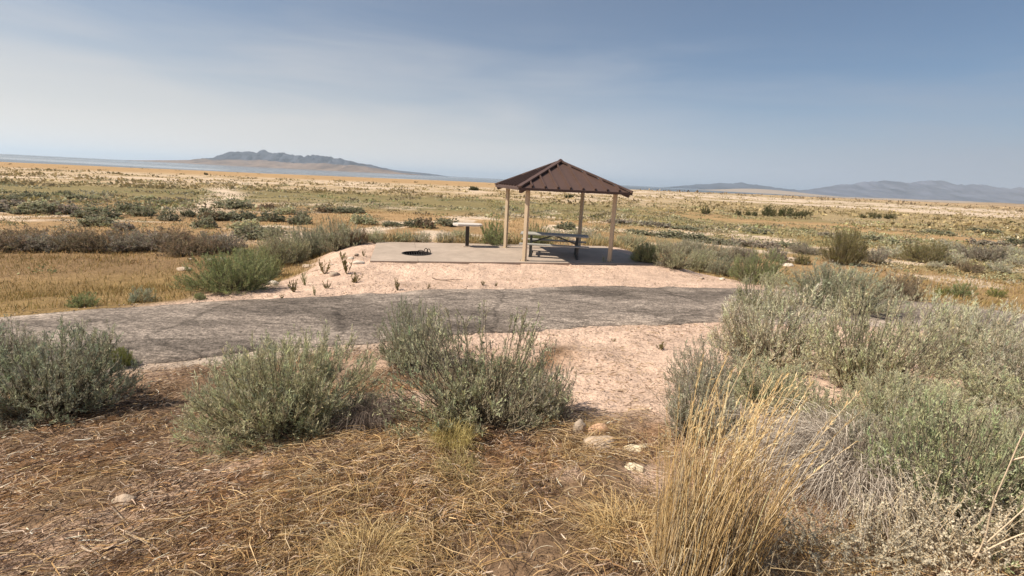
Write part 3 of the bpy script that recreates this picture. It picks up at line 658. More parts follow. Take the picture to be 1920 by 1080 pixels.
MIDL = [
 (1565, 585, 170, 88, m_bluegr, 1, 'dense blue-green bush at the back of the right sagebrush mass'),
 (1420, 590, 120, 62, m_rabbit, 0, 'small grey-green bush at the path end left of the blue-green bush'),
 (1680, 560, 80, 52, m_browng, 2, 'straw-grey twiggy bush right of the blue-green bush by the path'),
 (1800, 560, 36, 34, m_green, 3, 'small bright green bush on the orange grass at right'),
 (1765, 556, 24, 18, m_lime, 0, 'tiny green plant left of the bright green bush on the orange grass'),
 (1868, 558, 30, 18, m_lime, 1, 'tiny green plant right of the bright green bush on the orange grass'),
 (443, 548, 158, 78, m_green, 0, 'bright green bush above the pale stones left of the pad'),
 (515, 498, 84, 62, m_rabbit, 2, 'pale brush between the bright green bush and the streaky brush'),
 (580, 486, 78, 66, m_bluegr, 2, 'streaky upright blue-grey brush on the sand bank left of the pad'),
 (632, 470, 66, 62, m_bluegr, 3, 'darker blue-grey brush nearest behind the streaky upright brush'),
 (550, 492, 70, 52, m_rabbit, 0, 'low brush filling in front of the streaky blue-grey brush'),
 (607, 474, 66, 56, m_rabbit, 3, 'pale brush between the streaky and the darker blue-grey brush'),
 (480, 520, 90, 56, m_green, 1, 'green brush joining the bright green bush to the pale brush'),
 (655, 464, 46, 46, m_bluegr, 1, 'blue-grey brush just left of the brownish dry bush'),
 (672, 459, 38, 36, m_browng, 2, 'brownish dry bush at the back left corner of the pad'),
 (705, 456, 34, 26, m_rabbit, 1, 'low grey bush behind the left end of the pad'),
 (925, 461, 52, 50, m_green, 1, 'dark green bush between the pedestal table and the rear left post'),
 (1000, 461, 62, 48, m_green, 0, 'dark green bush behind the left end of the picnic table'),
 (755, 455, 40, 22, m_rabbit, 0, 'low pale bush directly behind the fire ring on its left'),
 (865, 446, 40, 18, m_rabbit, 2, 'low pale bush on the plain behind the pedestal table'),
 (1045, 452, 60, 26, m_sage, 2, 'grey bush seen under the roof behind the middle of the table'),
 (1090, 446, 50, 18, m_sage, 1, 'grey bush seen under the roof beside the rear right post'),
 (835, 456, 36, 24, m_sage, 3, 'grey bush just left of the pedestal table'),
 (790, 455, 40, 20, m_sage, 1, 'low grey bush behind the fire ring'),
 (1210, 494, 62, 38, m_green, 3, 'dark green bush in shade at the right corner of the pad'),
 (1262, 503, 72, 46, m_rabbit, 2, 'first grey-green brush right of the shaded pad corner bush'),
 (1310, 510, 66, 46, m_rabbit, 0, 'second grey-green brush right of the pad, fullest and palest'),
 (1352, 517, 60, 42, m_bluegr, 2, 'third brush right of the pad, above the two pale stones'),
 (1413, 532, 92, 60, m_green, 0, 'dark green round bush at the right tip of the sand'),
 (1446, 540, 46, 32, m_rabbit, 1, 'small pale bush tucked beside the dark round bush at the sand tip'),
 (1295, 482, 70, 32, m_sage, 1, 'grey bush in the second rank right of the pad, leftmost'),
 (1350, 488, 70, 34, m_sage, 3, 'grey bush in the second rank right of the pad, in the middle'),
 (1395, 492, 60, 32, m_lav, 0, 'lavender-grey bush in the second rank right of the pad, rightmost'),
 (1240, 474, 60, 26, m_rabbit, 3, 'low pale bush behind the front right shelter post'),
 (1180, 465, 60, 24, m_rabbit, 1, 'low pale bush seen between the two right shelter posts'),
 (1125, 458, 60, 22, m_rabbit, 0, 'low pale bush behind the right end of the picnic table'),
 (1580, 497, 70, 68, m_olive, 1, 'tall olive greasewood with bare stems, left of two on the right'),
 (1502, 497, 30, 24, m_olive, 3, 'small olive shrub left of the tall greasewood'),
 (1730, 494, 78, 44, m_olive, 0, 'spreading olive greasewood, right of two on the right'),
 (1640, 494, 50, 34, m_lav, 2, 'lavender-grey bush right of the tall greasewood'),
 (1455, 491, 46, 32, m_lav, 3, 'lavender-grey bush left of the small olive shrub'),
 (1510, 477, 74, 22, m_lav, 1, 'low grey hedge-like bush behind the small olive shrub'),
 (1670, 484, 56, 22, m_sage, 0, 'grey bush between the two greasewoods, farther back'),
 (1783, 498, 42, 26, m_sage, 1, 'grey bush touching the right side of the spreading greasewood'),
 (1838, 490, 90, 36, m_lav, 3, 'wide lavender-grey bush right of the spreading greasewood'),
 (1755, 504, 30, 16, m_sage, 2, 'tiny grey bush at the front of the spreading greasewood'),
 (1820, 511, 46, 20, m_browng, 0, 'low brown-grey bush in front of the wide lavender bush, left'),
 (1872, 512, 44, 22, m_sage, 1, 'low grey bush in front of the wide lavender bush, right'),
 (1905, 484, 40, 24, m_sage, 2, 'grey bush at the right edge beyond the white sand strip, rear'),
 (1908, 502, 40, 22, m_sage, 0, 'grey bush at the right edge beyond the white sand strip, front'),
 (1775, 471, 46, 22, m_sage, 3, 'grey bush behind the spreading greasewood, farther off'),
 (265, 568, 52, 26, m_bluegr, 1, 'small blue-grey bush at the far edge of the path left'),
 (155, 575, 56, 28, m_green, 3, 'small dark green bush on the grass beside the left path'),
 (375, 562, 26, 16, m_green, 2, 'tiny green plant below the bright green bush at the path edge'),
 (222, 690, 60, 38, m_lime, 3, 'small yellow-green bush beside the path right of the left edge brush'),
]
for i, (px, py, w, h, m, sh_, lb) in enumerate(MIDL): shrub(px, py, w, h, m, lb, 'hi' if w >= 58 and py > 455 else 'mid', (i * 5 + 2) % 6 if w >= 58 and py > 455 else sh_, group='brush along the path and pad')
ORD = ['first', 'second', 'third', 'fourth', 'fifth', 'sixth', 'seventh', 'eighth', 'ninth', 'tenth', 'eleventh', 'twelfth', 'thirteenth', 'fourteenth', 'fifteenth', 'sixteenth', 'seventeenth', 'eighteenth', 'nineteenth', 'twentieth', 'twenty-first', 'twenty-second', 'twenty-third', 'twenty-fourth', 'twenty-fifth', 'twenty-sixth']
def belt(items, ms, tmpl, group, tier='mid', name='sagebrush', cat='shrub'):
    items = sorted(items)
    for i, (px, py, w, h) in enumerate(items):
        shrub(px, py, w, h, ms[(i * 7 + i // 3) % len(ms)], tmpl % ORD[i], tier, i, group=group, name=name, cat=cat)
belt([(18, 472, 95, 38), (62, 471, 80, 34), (108, 473, 84, 36), (152, 474, 78, 38), (196, 474, 84, 40), (240, 474, 80, 36), (284, 472, 70, 34), (318, 470, 60, 32), (350, 481, 84, 40), (392, 478, 62, 34), (428, 476, 66, 40), (140, 458, 80, 28), (230, 457, 80, 28), (320, 456, 80, 28), (40, 456, 80, 28), (400, 460, 60, 28)],
     [m_browng, m_browng, m_lav, m_browng], '%s from the left in the brown-grey brush row behind the golden grass', 'brown-grey brush row at left')
belt([(15, 397, 76, 28), (62, 400, 52, 28), (100, 402, 70, 32), (130, 402, 40, 22), (40, 402, 40, 14), (190, 411, 66, 24), (243, 399, 48, 28), (268, 405, 44, 20), (160, 408, 40, 16), (318, 414, 34, 22), (355, 407, 28, 18), (390, 408, 32, 20), (187, 424, 66, 24), (232, 433, 40, 20), (120, 366, 28, 9), (148, 374, 36, 12), (181, 374, 24, 10), (312, 384, 34, 12), (342, 380, 24, 12), (270, 375, 40, 10), (60, 372, 50, 10), (15, 378, 40, 12)],
     [m_plain, m_rabbit, m_plain, m_lav], '%s from the left of the grey-green bushes round the sandy patches, left side', 'scattered bushes on the left plain', 'low')
belt([(430, 414, 60, 24), (395, 414, 44, 20), (465, 413, 40, 20), (512, 415, 50, 20), (440, 391, 64, 16), (498, 393, 30, 14), (533, 402, 36, 16), (458, 431, 50, 22), (383, 427, 42, 22), (560, 421, 42, 24), (640, 399, 46, 14), (610, 398, 44, 12), (568, 411, 26, 16), (686, 421, 52, 22), (668, 400, 40, 12), (470, 448, 60, 26), (510, 442, 50, 24), (735, 425, 40, 12), (775, 426, 40, 16), (800, 428, 46, 22), (838, 424, 40, 20)],
     [m_plain, m_rabbit, m_plain, m_browng], '%s from the left of the bushes on the plain between trail and pad', 'scattered bushes behind the left of the pad', 'low')
belt([(1200, 440, 50, 12), (1250, 446, 52, 16), (1300, 452, 50, 16), (1345, 458, 50, 16), (1390, 462, 50, 18), (1430, 466, 46, 18), (1480, 466, 50, 16), (1560, 446, 50, 10), (1620, 450, 50, 12), (1690, 458, 50, 12), (1850, 462, 60, 16), (1905, 462, 40, 16), (1170, 420, 60, 10), (1230, 426, 60, 10), (1290, 432, 60, 10), (1420, 438, 60, 10), (1760, 440, 60, 9), (1840, 436, 60, 9), (1060, 430, 40, 14)],
     [m_plain, m_lav, m_plain], '%s from the left of the low bushes on the plain right of the shelter', 'scattered bushes on the right plain', 'low')
belt([(1323, 402, 18, 15), (1384, 404, 12, 11), (1402, 404, 12, 11), (1414, 405, 12, 10), (1440, 406, 30, 21), (1472, 407, 36, 18), (1497, 408, 16, 13), (1509, 408, 20, 16), (1618, 409, 12, 8), (1635, 410, 14, 13), (1648, 410, 9, 12), (1668, 411, 22, 12)],
     [m_dkgreen], '%s from the left of the dark green bushes in the far field at right', 'dark green bushes in the far field', 'mid', 'bush', 'bush')
for px, py, w, h, lb in ((888, 357, 22, 9, 'lone dark bush on the far plain left of the shelter roof'), (1066, 372, 16, 9, 'small dark bush on the pale flat seen beneath the roof'), (387, 328, 7, 5, 'tiny dark speck of a bush near the lake shore left'), (1897, 421, 12, 8, 'tiny dark green bush near the right edge of the far field')):
    shrub(px, py, w, h, m_dkgreen, lb, 'low', 1, name='bush', cat='bush')

# ------------------------------------------------------------------ grasses and litter (stuff)
m_straw = mat('dry_straw', attr='col', rough=.8, trans=.2, spec=.2)
def near_patch(n, x0, x1, y0, y1, keep):
    x = rng.uniform(x0, x1, n); y = rng.uniform(y0, y1, n); s, _ = poly_sdist(x, y, PATH); m = (rng.uniform(0, 1, n) < keep(x, y, s)); return x[m], y[m]
def pick(cols, n, var=.18):
    c = np.array(cols)[rng.integers(0, len(cols), n)]; return np.clip(c * np.clip(rng.normal(1, var, (n, 1)), .4, 1.8), .01, .85)
def lying(x, y, L0, L1, w0, w1, lift, yaw_mean, yaw_sd):
    n = len(x); z = zg(x, y); th = rng.normal(yaw_mean, yaw_sd, n); L = rng.uniform(L0, L1, n)
    d = np.stack([np.cos(th), np.sin(th), rng.normal(0, .16, n)], 1); c = np.stack([x, y, z + .008 + lift * rng.uniform(0, 1, n) ** 2], 1)
    dx = .02; sl = (zg(x + d[:, 0] * .05, y + d[:, 1] * .05) - z) / .05; d[:, 2] += sl
    b = rng.normal(0, .24, (n, 3)) * L[:, None]; b[:, 2] = np.abs(b[:, 2]) * .5
    P = np.stack([c - d * (L / 2)[:, None], c + b * .5, c + d * (L / 2)[:, None]], 1)
    return ribbons(P, rng.uniform(w0, w1, n)[:, None] * np.array([.7, 1, .5])[None])
def litter_w(x, y, s):
    n3 = fbm(x * 1.1, y * 1.1, 51, 4)
    ns = sstep(-.1, .9, x - .12 * (y - 4) + (n3 - .5) * 1.4) * sstep(3.1, 4.3, y + (n3 - .5) * 1.4)
    ns = np.maximum(ns, sstep(2.7, 1.9, s + (n3 - .5) * .8) * sstep(-2.6, -1.4, x))
    return np.where(s > PATH_HW + .25, 1 - .97 * ns, 0)
a = Acc()
x, y = near_patch(200000, -7.5, 4.5, 1.0, 7.0, lambda x, y, s: litter_w(x, y, s) * np.clip(1.25 - .13 * y, .25, 1) * sstep(2.2, -.6, x) * (.12 + .95 * sstep(.34, .58, fbm(x * 1.5, y * 1.5, 77, 3))))
V, Fq = lying(x, y, .02, .13, .0011, .0034, .05, .5, .95)
a.add(V, Fq, pick([(.24, .155, .10), (.33, .225, .155), (.11, .07, .05), (.46, .34, .25), (.70, .56, .44), (.36, .21, .10), (.10, .06, .04), (.56, .38, .2), (.12, .08, .06)], len(x), .32))
x, y = near_patch(9500, -6.5, 3.2, 1.0, 6.0, lambda x, y, s: litter_w(x, y, s) * np.clip(1.3 - .16 * y, .2, 1) * (.2 + .9 * sstep(.4, .6, fbm(x * 1.9 + 3, y * 1.9, 207, 3))))
n = len(x); th = rng.normal(.5, 1.1, n); L = rng.uniform(.04, .17, n); cv = rng.normal(0, .9, n); us = np.linspace(-.5, .5, 6)
ang = th[:, None] + cv[:, None] * us[None] * 1.6; stepv = L[:, None] / 5; X = x[:, None] + np.cumsum(np.cos(ang) * stepv, 1); Y = y[:, None] + np.cumsum(np.sin(ang) * stepv, 1)
Z = zg(X.ravel(), Y.ravel()).reshape(X.shape) + .012 + rng.uniform(0, .035, n)[:, None] + np.sin((us + .5) * math.pi)[None] * rng.uniform(0, .02, n)[:, None]
V, Fq = tubes(np.stack([X, Y, Z], -1), np.linspace(1, .5, 6)[None] * rng.uniform(.0015, .0034, n)[:, None], 3); a.add(V, Fq, pick([(.66, .52, .38), (.56, .42, .28), (.74, .62, .48), (.48, .36, .24), (.2, .13, .09)], n, .2))
tag(link('ground_litter', a.mesh('ground_litter', [m_straw])), 'brown straw and bark litter covering the left foreground', 'litter', kind='stuff')

a = Acc()   # tangled dry grass, bottom centre and right
x, y = near_patch(80000, -4.2, 3.6, .9, 5.2, lambda x, y, s: litter_w(x, y, s) * (.22 + .78 * sstep(-2.2, -.5, x)) * sstep(4.6, 3.0, y) * (.06 + 1.2 * sstep(.4, .66, fbm(x * 1.5 + 5, y * 1.5, 87, 3))))
V, Fq = lying(x, y, .06, .26, .0011, .0024, .07, .3, 1.4)
a.add(V, Fq, pick([(.50, .34, .16), (.40, .25, .11), (.60, .45, .26), (.30, .20, .11), (.44, .34, .22)], len(x)))
x, y = near_patch(30000, -3.0, 3.6, .9, 4.4, lambda x, y, s: sstep(.5, .66, fbm(x * 1.15 + 15, y * 1.15, 97, 3)) * sstep(-2.8, -1.2, x))
n = len(x); z = zg(x, y); L = rng.uniform(.06, .2, n); d = unit(np.stack([rng.normal(.1, .5, n), rng.normal(0, .5, n), np.full(n, .8)], 1)); b0 = np.stack([x, y, z - .01], 1); bend = rng.normal(0, .3, (n, 3)); bend[:, 2] -= .25
P = np.stack([b0, b0 + d * (L * .5)[:, None], b0 + d * L[:, None] + bend * L[:, None]], 1); V, Fq = ribbons(P, np.array([1, .8, .25])[None] * rng.uniform(.0011, .002, n)[:, None])
a.add(V, Fq, pick([(.52, .36, .16), (.46, .30, .12), (.60, .46, .26), (.34, .26, .12)], n))
tag(link('dry_grass', a.mesh('dry_grass', [m_straw])), 'tangled dry golden grass across the bottom foreground', 'grass', kind='stuff')

a = Acc()   # golden fields either side beyond the path and between the brush
def blades(x, y, L, w, lean, cols, var=.16):
    n = len(x); b0 = np.stack([x, y, zg(x, y) - .02], 1); d = unit(np.stack([rng.normal(lean, .38, n), rng.normal(0, .38, n), np.ones(n)], 1))
    V, Fq = leaf_quads(b0, d, L, w, rng.normal(0, .12, (n, 3))); a.add(V, Fq, pick(cols, n, var))
def field_keep(x, y, s):
    dp = pad_dist(x, y); n3 = fbm(x * 1.1, y * 1.1, 51, 4)
    fr_ = sstep(-6.9, -6.1, x + (n3 - .5) * 1.6) * sstep(8.2, 7.0, x + (n3 - .5) * 1.2)
    _, b = to_local(x, y)
    w = np.maximum(sstep(2.3, 1.6, dp + (n3 - .5) * 1.1), fr_ * sstep(-.2, -1.0, b))
    return np.where(s < -PATH_HW - .25, (1 - w), 0)
x, y = near_patch(120000, -26, 30, 4, 22, lambda x, y, s: field_keep(x, y, s) * (.25 + .9 * sstep(.3, .6, fbm(x * .8, y * .8, 107, 3))))
n = len(x); blades(x, y, rng.uniform(.07, .24, n), rng.uniform(.004, .009, n), .1, [(.40, .28, .115), (.33, .23, .09), (.47, .34, .165), (.28, .215, .085), (.25, .21, .08)])
x, y = near_patch(14000, -26, -3, 4, 14, lambda x, y, s: field_keep(x, y, s) * sstep(2.6, 1.8, -s) * sstep(.35, .55, fbm(x * .7, y * .7, 117, 3)))
n = len(x); blades(x, y, rng.uniform(.06, .2, n), rng.uniform(.004, .008, n), .1, [(.24, .22, .06), (.30, .24, .07)])
x, y = near_patch(60000, -60, 66, 16, 46, lambda x, y, s: field_keep(x, y, s) * (.08 + .95 * sstep(.42, .62, fbm(x * .3, y * .3, 127, 3))))
n = len(x); blades(x, y, rng.uniform(.08, .24, n), rng.uniform(.010, .022, n), .08, [(.42, .27, .12), (.33, .21, .10), (.48, .33, .15), (.30, .23, .09)])
la = rng.uniform(-7.5, 6.5, 9000); lb_ = 2.55 + rng.exponential(.9, 9000); x, y = from_local(la, lb_); k_ = rng.uniform(0, 1, 9000) < .15 + .9 * sstep(.4, .6, fbm(x * .9, y * .9, 187, 3)); x, y = x[k_], y[k_]
n = len(x); blades(x, y, rng.uniform(.12, .5, n), rng.uniform(.008, .016, n), .06, [(.48, .36, .18), (.38, .29, .14), (.32, .29, .14), (.54, .41, .22), (.30, .28, .17)])
tag(link('golden_grass', a.mesh('golden_grass', [m_straw])), 'golden dry grass fields beyond the path', 'grass', kind='stuff')

a = Acc()   # far ground cover: low clumps out to the shore
def clumps(n, r0, r1, keep, cols, hw, hh, q=6):
    r = np.sqrt(rng.uniform(r0 ** 2, r1 ** 2, n)) if r1 < 100 else r0 * (r1 / r0) ** rng.uniform(0, 1, n); t = rng.uniform(-1.25, 1.25, n); y = r / np.sqrt(1 + t * t); x = y * t
    dsh, _ = poly_sdist(x, y, SHORE); m = (rng.uniform(0, 1, n) < keep(x, y, r, t)) & (dsh > 70); x, y, r = x[m], y[m], r[m]; n = len(x)
    w = hw[0] * (hw[1] / hw[0]) ** rng.uniform(0, 1, n); h = rng.uniform(*hh, n) * np.clip(w / (hw[0] + hw[1]) * 2, .6, 1.3); z = zg(x, y)
    k = n * q; B = np.repeat(np.stack([x, y, z], 1), q, 0); wr = np.repeat(w, q); g = rng.normal(0, .5, (k, 2)); rho = np.clip((g ** 2).sum(1), 0, 1)
    B[:, 0] += g[:, 0] * wr * 1.25; B[:, 1] += g[:, 1] * wr; B[:, 2] += np.repeat(h, q) * (1 - rho) * rng.uniform(.15, .95, k)
    d = unit(rng.normal(0, 1, (k, 3)) + np.array([0, 0, .35])); L = wr * rng.uniform(.7, 1.4, k) * (1.25 / math.sqrt(q)); Wd = L * rng.uniform(.22, .4, k)
    V, Fq = leaf_quads(B, d, L, Wd); a.add(V, Fq, np.repeat(pick(cols, n), q, 0) * rng.uniform(.75, 1.25, (k, 1)))
SG = [(.34, .33, .20), (.38, .35, .25), (.27, .28, .14), (.33, .27, .18)]
clumps(1600, 20, 60, lambda x, y, r, t: field_keep(x, y, -5) * (.15 + .85 * sstep(.4, .6, fbm(x * .3, y * .3, 197, 3))), SG + [(.42, .31, .15), (.36, .26, .13)], (.12, .5), (.08, .22), 30)
clumps(620, 22, 60, lambda x, y, r, t: field_keep(x, y, -5) * (.1 + .9 * sstep(.42, .6, fbm(x * .22, y * .22, 137, 3))), SG, (.25, .9), (.16, .36), 70)
clumps(3000, 45, 130, lambda x, y, r, t: .12 + .88 * sstep(.42, .62, fbm(x / 9, y / 5, 147, 3)), SG + [(.33, .28, .13)], (.35, 1.5), (.14, .30), 36)
clumps(5200, 85, 420, lambda x, y, r, t: sstep(.3, .6, fbm(x / 14, y / 8, 157, 3)) * (1 - .9 * sstep(190, 225, r) * sstep(.2, -.1, t)), [(.36, .29, .15), (.29, .24, .13), (.40, .31, .17)], (.5, 2.2), (.12, .28), 16)
clumps(2300, 32, 75, lambda x, y, r, t: sstep(0, .3, t) * sstep(.35, .55, fbm(x / 12, y / 5, 167, 3)), [(.34, .29, .16), (.29, .26, .16), (.38, .31, .18), (.26, .25, .13)], (.25, 1.2), (.12, .28), 70)
clumps(1200, 420, 1500, lambda x, y, r, t: sstep(.15, .4, t) * .8, [(.34, .25, .15), (.25, .19, .12)], (2, 6), (.25, .6), 8)
tag(link('plain_brush', a.mesh('plain_brush', [m_straw])), 'low olive and grey ground cover dotting the far plain', 'ground cover', kind='stuff')

# ------------------------------------------------------------------ tall straw bunchgrass, grey grass, silver plants, dead branch
bx, by, bd = spot(1312, 1075)
bg_o = tag(empty('bunchgrass', (bx, by, zg1(bx, by) - .01)), 'tall golden straw bunchgrass clump leaning right in the bottom foreground', 'grass clump')
n = 400; t_ = rng.uniform(0, 2 * math.pi, n); rr_ = np.sqrt(rng.uniform(0, 1, n)) * .185
b0 = np.stack([rr_ * np.cos(t_) * 1.25, rr_ * np.sin(t_), np.zeros(n)], 1)
hh = rng.uniform(.42, .74, n); ln_ = b0[:, 0] * .2 + rng.normal(.03, .07, n)
top = b0 + np.stack([ln_ * .7, b0[:, 1] * .5 + rng.normal(0, .06, n), hh], 1)
ctl = b0 * 1.0 + np.stack([ln_ * .12, b0[:, 1] * .1, hh * .55], 1)
us = np.linspace(0, 1, 7); P = np.stack([bez(b0, ctl, top, u) for u in us], 1)
V, Fq = tubes(P, np.linspace(1.0, .55, 7)[None] * rng.uniform(.0012, .0024, (n, 1)), 3)
aa = Acc(); aa.add(V, Fq, pick([(.55, .38, .17), (.62, .45, .23), (.46, .31, .13), (.70, .53, .30), (.36, .24, .12), (.48, .40, .29)], n, .22))
link('leaf_blades', aa.mesh('leaf_blades', [m_straw]), bg_o)
n = 150; t_ = rng.uniform(0, 2 * math.pi, n); rr_ = np.sqrt(rng.uniform(0, 1, n)) * .24
b0 = np.stack([rr_ * np.cos(t_) * 1.2, rr_ * np.sin(t_), np.zeros(n)], 1); dd = unit(np.stack([rng.normal(.1, .35, n), rng.normal(0, .35, n), np.ones(n)], 1)); hk = rng.uniform(.15, .4, n); kn = b0 + dd * hk[:, None]
fd = unit(np.stack([rng.normal(0, 1, n), rng.normal(0, 1, n), rng.normal(-.5, .5, n)], 1)); P = np.stack([b0, b0 + dd * (hk * .6)[:, None], kn, kn + fd * rng.uniform(.06, .25, n)[:, None]], 1); P[:, 3, 2] = np.maximum(P[:, 3, 2], .01)
V, Fq = ribbons(P, np.array([1, 1, .9, .4])[None] * rng.uniform(.0012, .0024, (n, 1))); aa = Acc(); aa.add(V, Fq, pick([(.5, .4, .26), (.42, .36, .28), (.34, .28, .2), (.6, .46, .26)], n)); link('broken_blades', aa.mesh('broken_blades', [m_straw]), bg_o)
n = 85; t_ = rng.uniform(0, 2 * math.pi, n); rr_ = np.sqrt(rng.uniform(0, 1, n)) * .18
b0 = np.stack([rr_ * np.cos(t_) * 1.2, rr_ * np.sin(t_), np.zeros(n)], 1); hh = rng.uniform(.66, 1.06, n); lx = np.clip(rng.normal(.15, .11, n), -.12, .34) + b0[:, 0] * .3
top = b0 + np.stack([lx, rng.normal(.02, .1, n), hh], 1); ctl = b0 + np.stack([lx * .12, b0[:, 1] * .1, hh * .6], 1)
us = np.linspace(0, 1, 10); P = np.stack([bez(b0, ctl, top, u) for u in us], 1)
V, Fq = tubes(P, np.linspace(1.0, .6, 10)[None] * rng.uniform(.0013, .0020, (n, 1)), 4)
aa = Acc(); aa.add(V, Fq, pick([(.70, .54, .30), (.62, .45, .22), (.76, .62, .40)], n)); link('stalks', aa.mesh('stalks', [m_straw]), bg_o)
# seed heads: short overlapping spikelets on the last third of each stalk
m_ = 26; si = np.repeat(np.arange(n), m_); u = rng.uniform(.68, 1.0, n * m_); B = bez(b0[si], ctl[si], top[si], u[:, None]); D = unit(bez(b0[si], ctl[si], top[si], (u + .03)[:, None]) - B)
V, Fq = leaf_quads(B, D + rng.normal(0, .22, B.shape), rng.uniform(.018, .034, len(B)), rng.uniform(.0012, .0024, len(B)))
aa = Acc(); aa.add(V, Fq, pick([(.66, .50, .28), (.60, .42, .20), (.72, .58, .36)], len(B))); link('seed_heads', aa.mesh('seed_heads', [m_straw]), bg_o)

def arching(px, py, n, R, H, cols, label, cat, bias=(0, 0), seed_r=.10, w=.0013, m_use=None, name='grass_clump'):
    x, y, dep = spot(px, py); o = tag(empty(name, (x, y, zg1(x, y))), label, cat)
    t_ = rng.uniform(0, 2 * math.pi, n); b0 = np.stack([np.cos(t_), np.sin(t_), 0 * t_], 1) * (R * .75 * np.sqrt(rng.uniform(0, 1, n)))[:, None]
    t_ = t_ + rng.normal(0, .9, n); rr2 = R * rng.uniform(.15, 1.15, n); tip = b0 + np.stack([np.cos(t_) * rr2 + bias[0] * R, np.sin(t_) * rr2 + bias[1] * R, H * rng.uniform(.02, .55, n)], 1)
    ctl = b0 * .5 + (tip * .42); ctl[:, 2] = H * rng.uniform(.25, 1.25, n)
    P = np.stack([bez(b0, ctl, tip, u) for u in np.linspace(0, 1, 7)], 1)
    V, Fq = ribbons(P, np.linspace(1, .4, 7)[None] * rng.uniform(.6, 1.3, (n, 1)) * w); aa = Acc(); aa.add(V, Fq, pick(cols, n)); link('blades', aa.mesh('blades', [m_straw]), o); return o
arching(1600, 905, 3800, .46, .46, [(.55, .48, .40), (.40, .34, .28), (.64, .57, .48), (.26, .21, .17)], 'drooping grey dead grass clump right of the straw bunchgrass', 'grass clump', bias=(-.25, -.2), w=.0019)
arching(690, 800, 1300, .24, .34, [(.22, .17, .14), (.30, .25, .21), (.16, .12, .10)], 'dark dead twig tangle between the two central bushes', 'dead brush', name='dead_brush')
arching(850, 840, 700, .17, .25, [(.46, .38, .14), (.38, .31, .12), (.54, .43, .2)], 'yellow-green grass tuft at the foot of the centre bush', 'grass tuft', name='grass_tuft')
arching(860, 890, 450, .15, .16, [(.36, .30, .13), (.28, .22, .10), (.48, .38, .2)], 'low olive grass tuft in front of the yellow-green tuft', 'grass tuft', name='grass_tuft')
arching(690, 1060, 900, .22, .16, [(.56, .42, .2), (.62, .48, .27), (.46, .34, .16)], 'pale straw grass tuft at the bottom edge left of centre', 'grass tuft', name='grass_tuft')
arching(1180, 1010, 700, .25, .15, [(.58, .42, .2), (.50, .34, .15), (.64, .5, .28)], 'fine golden grass tuft at the left foot of the bunchgrass', 'grass tuft', name='grass_tuft')

def silver(px, py, n, H, label, spread=.25):
    x, y, dep = spot(px, py); o = tag(empty('saltbush', (x, y, zg1(x, y))), label, 'plant', 'silver saltbush plants at lower right')
    b0 = np.stack([rng.normal(0, spread * .35, n), rng.normal(0, spread * .3, n), 0 * np.arange(n)], 1); tip = b0 + np.stack([rng.normal(0, spread * .5, n), rng.normal(0, spread * .4, n), 1.45 * H * rng.uniform(.4, 1.1, n)], 1); ctl = (b0 + tip) / 2 + rng.normal(0, .03, (n, 3))
    P = np.stack([bez(b0, ctl, tip, u) for u in np.linspace(0, 1, 6)], 1); V, Fq = tubes(P, np.linspace(1, .5, 6)[None] * np.full((n, 1), .0020), 3); aa = Acc(); aa.add(V, Fq, np.array([2.6, 2.4, 2.2])); link('stems', aa.mesh('stems', [m_stem]), o)
    k = 60; si = np.repeat(np.arange(n), k); u = rng.uniform(.15, 1, n * k); B = bez(b0[si], ctl[si], tip[si], u[:, None]); D = rng.normal(0, 1, B.shape) + np.array([0, 0, .7]); V, Fq = leaf_quads(B, D, rng.uniform(.008, .017, len(B)), rng.uniform(.0028, .0055, len(B)))
    aa = Acc(); aa.add(V, Fq, np.clip(rng.normal(1, .16, (len(B), 1)), .5, 1.5) * np.ones((1, 3))); link('foliage', aa.mesh('foliage', [m_silver]), o)
silver(1560, 1060, 60, .16, 'low silver saltbush at the bottom edge right of the bunchgrass', .35)
silver(1650, 1040, 55, .20, 'silver saltbush with upright spikes below the grey dead grass')
silver(1745, 1030, 46, .27, 'tallest silver saltbush spikes in front of the lower right rabbitbrush')
silver(1830, 1065, 55, .20, 'silver saltbush at the foot of the pale dead branch')
silver(1910, 1050, 50, .22, 'silver saltbush in the bottom right corner')
silver(1730, 1085, 60, .15, 'low silver saltbush on the bottom edge beneath the tallest spikes', .35)

m_dead = mat('bleached_branch', (.70, .56, .40), rough=.8, noise=[(60.0, 3, .8, 1.15)])
def branch_thing(name, lines, label, cat, m, rad=.004, origin=None):
    """lines: lists of world points; one tube part each"""
    o = tag(empty(name, origin), label, cat); og = np.array(origin)
    for L in lines:
        L = np.array(smooth_line3(L)) - og; P = L[None]; R = np.linspace(rad, rad * .45, len(L))[None]; V, Fq = tubes(P, R, 6); link('branch', arr_mesh('branch', V, Fq, m, smooth=True), o)
    return o
def smooth_line3(P, n=2):
    P = [np.array(p, float) for p in P]
    for _ in range(n): P = [P[0]] + [q for a_, b_ in zip(P[:-1], P[1:]) for q in (a_ * .75 + b_ * .25, a_ * .25 + b_ * .75)] + [P[-1]]
    return P
ox, oy, od = spot(1808, 1078); oz = zg1(ox, oy); u_ = od / FPX
q = lambda dx, dz, dy=0: (ox + dx * u_, oy + dy, oz + dz * u_ * 1.55)
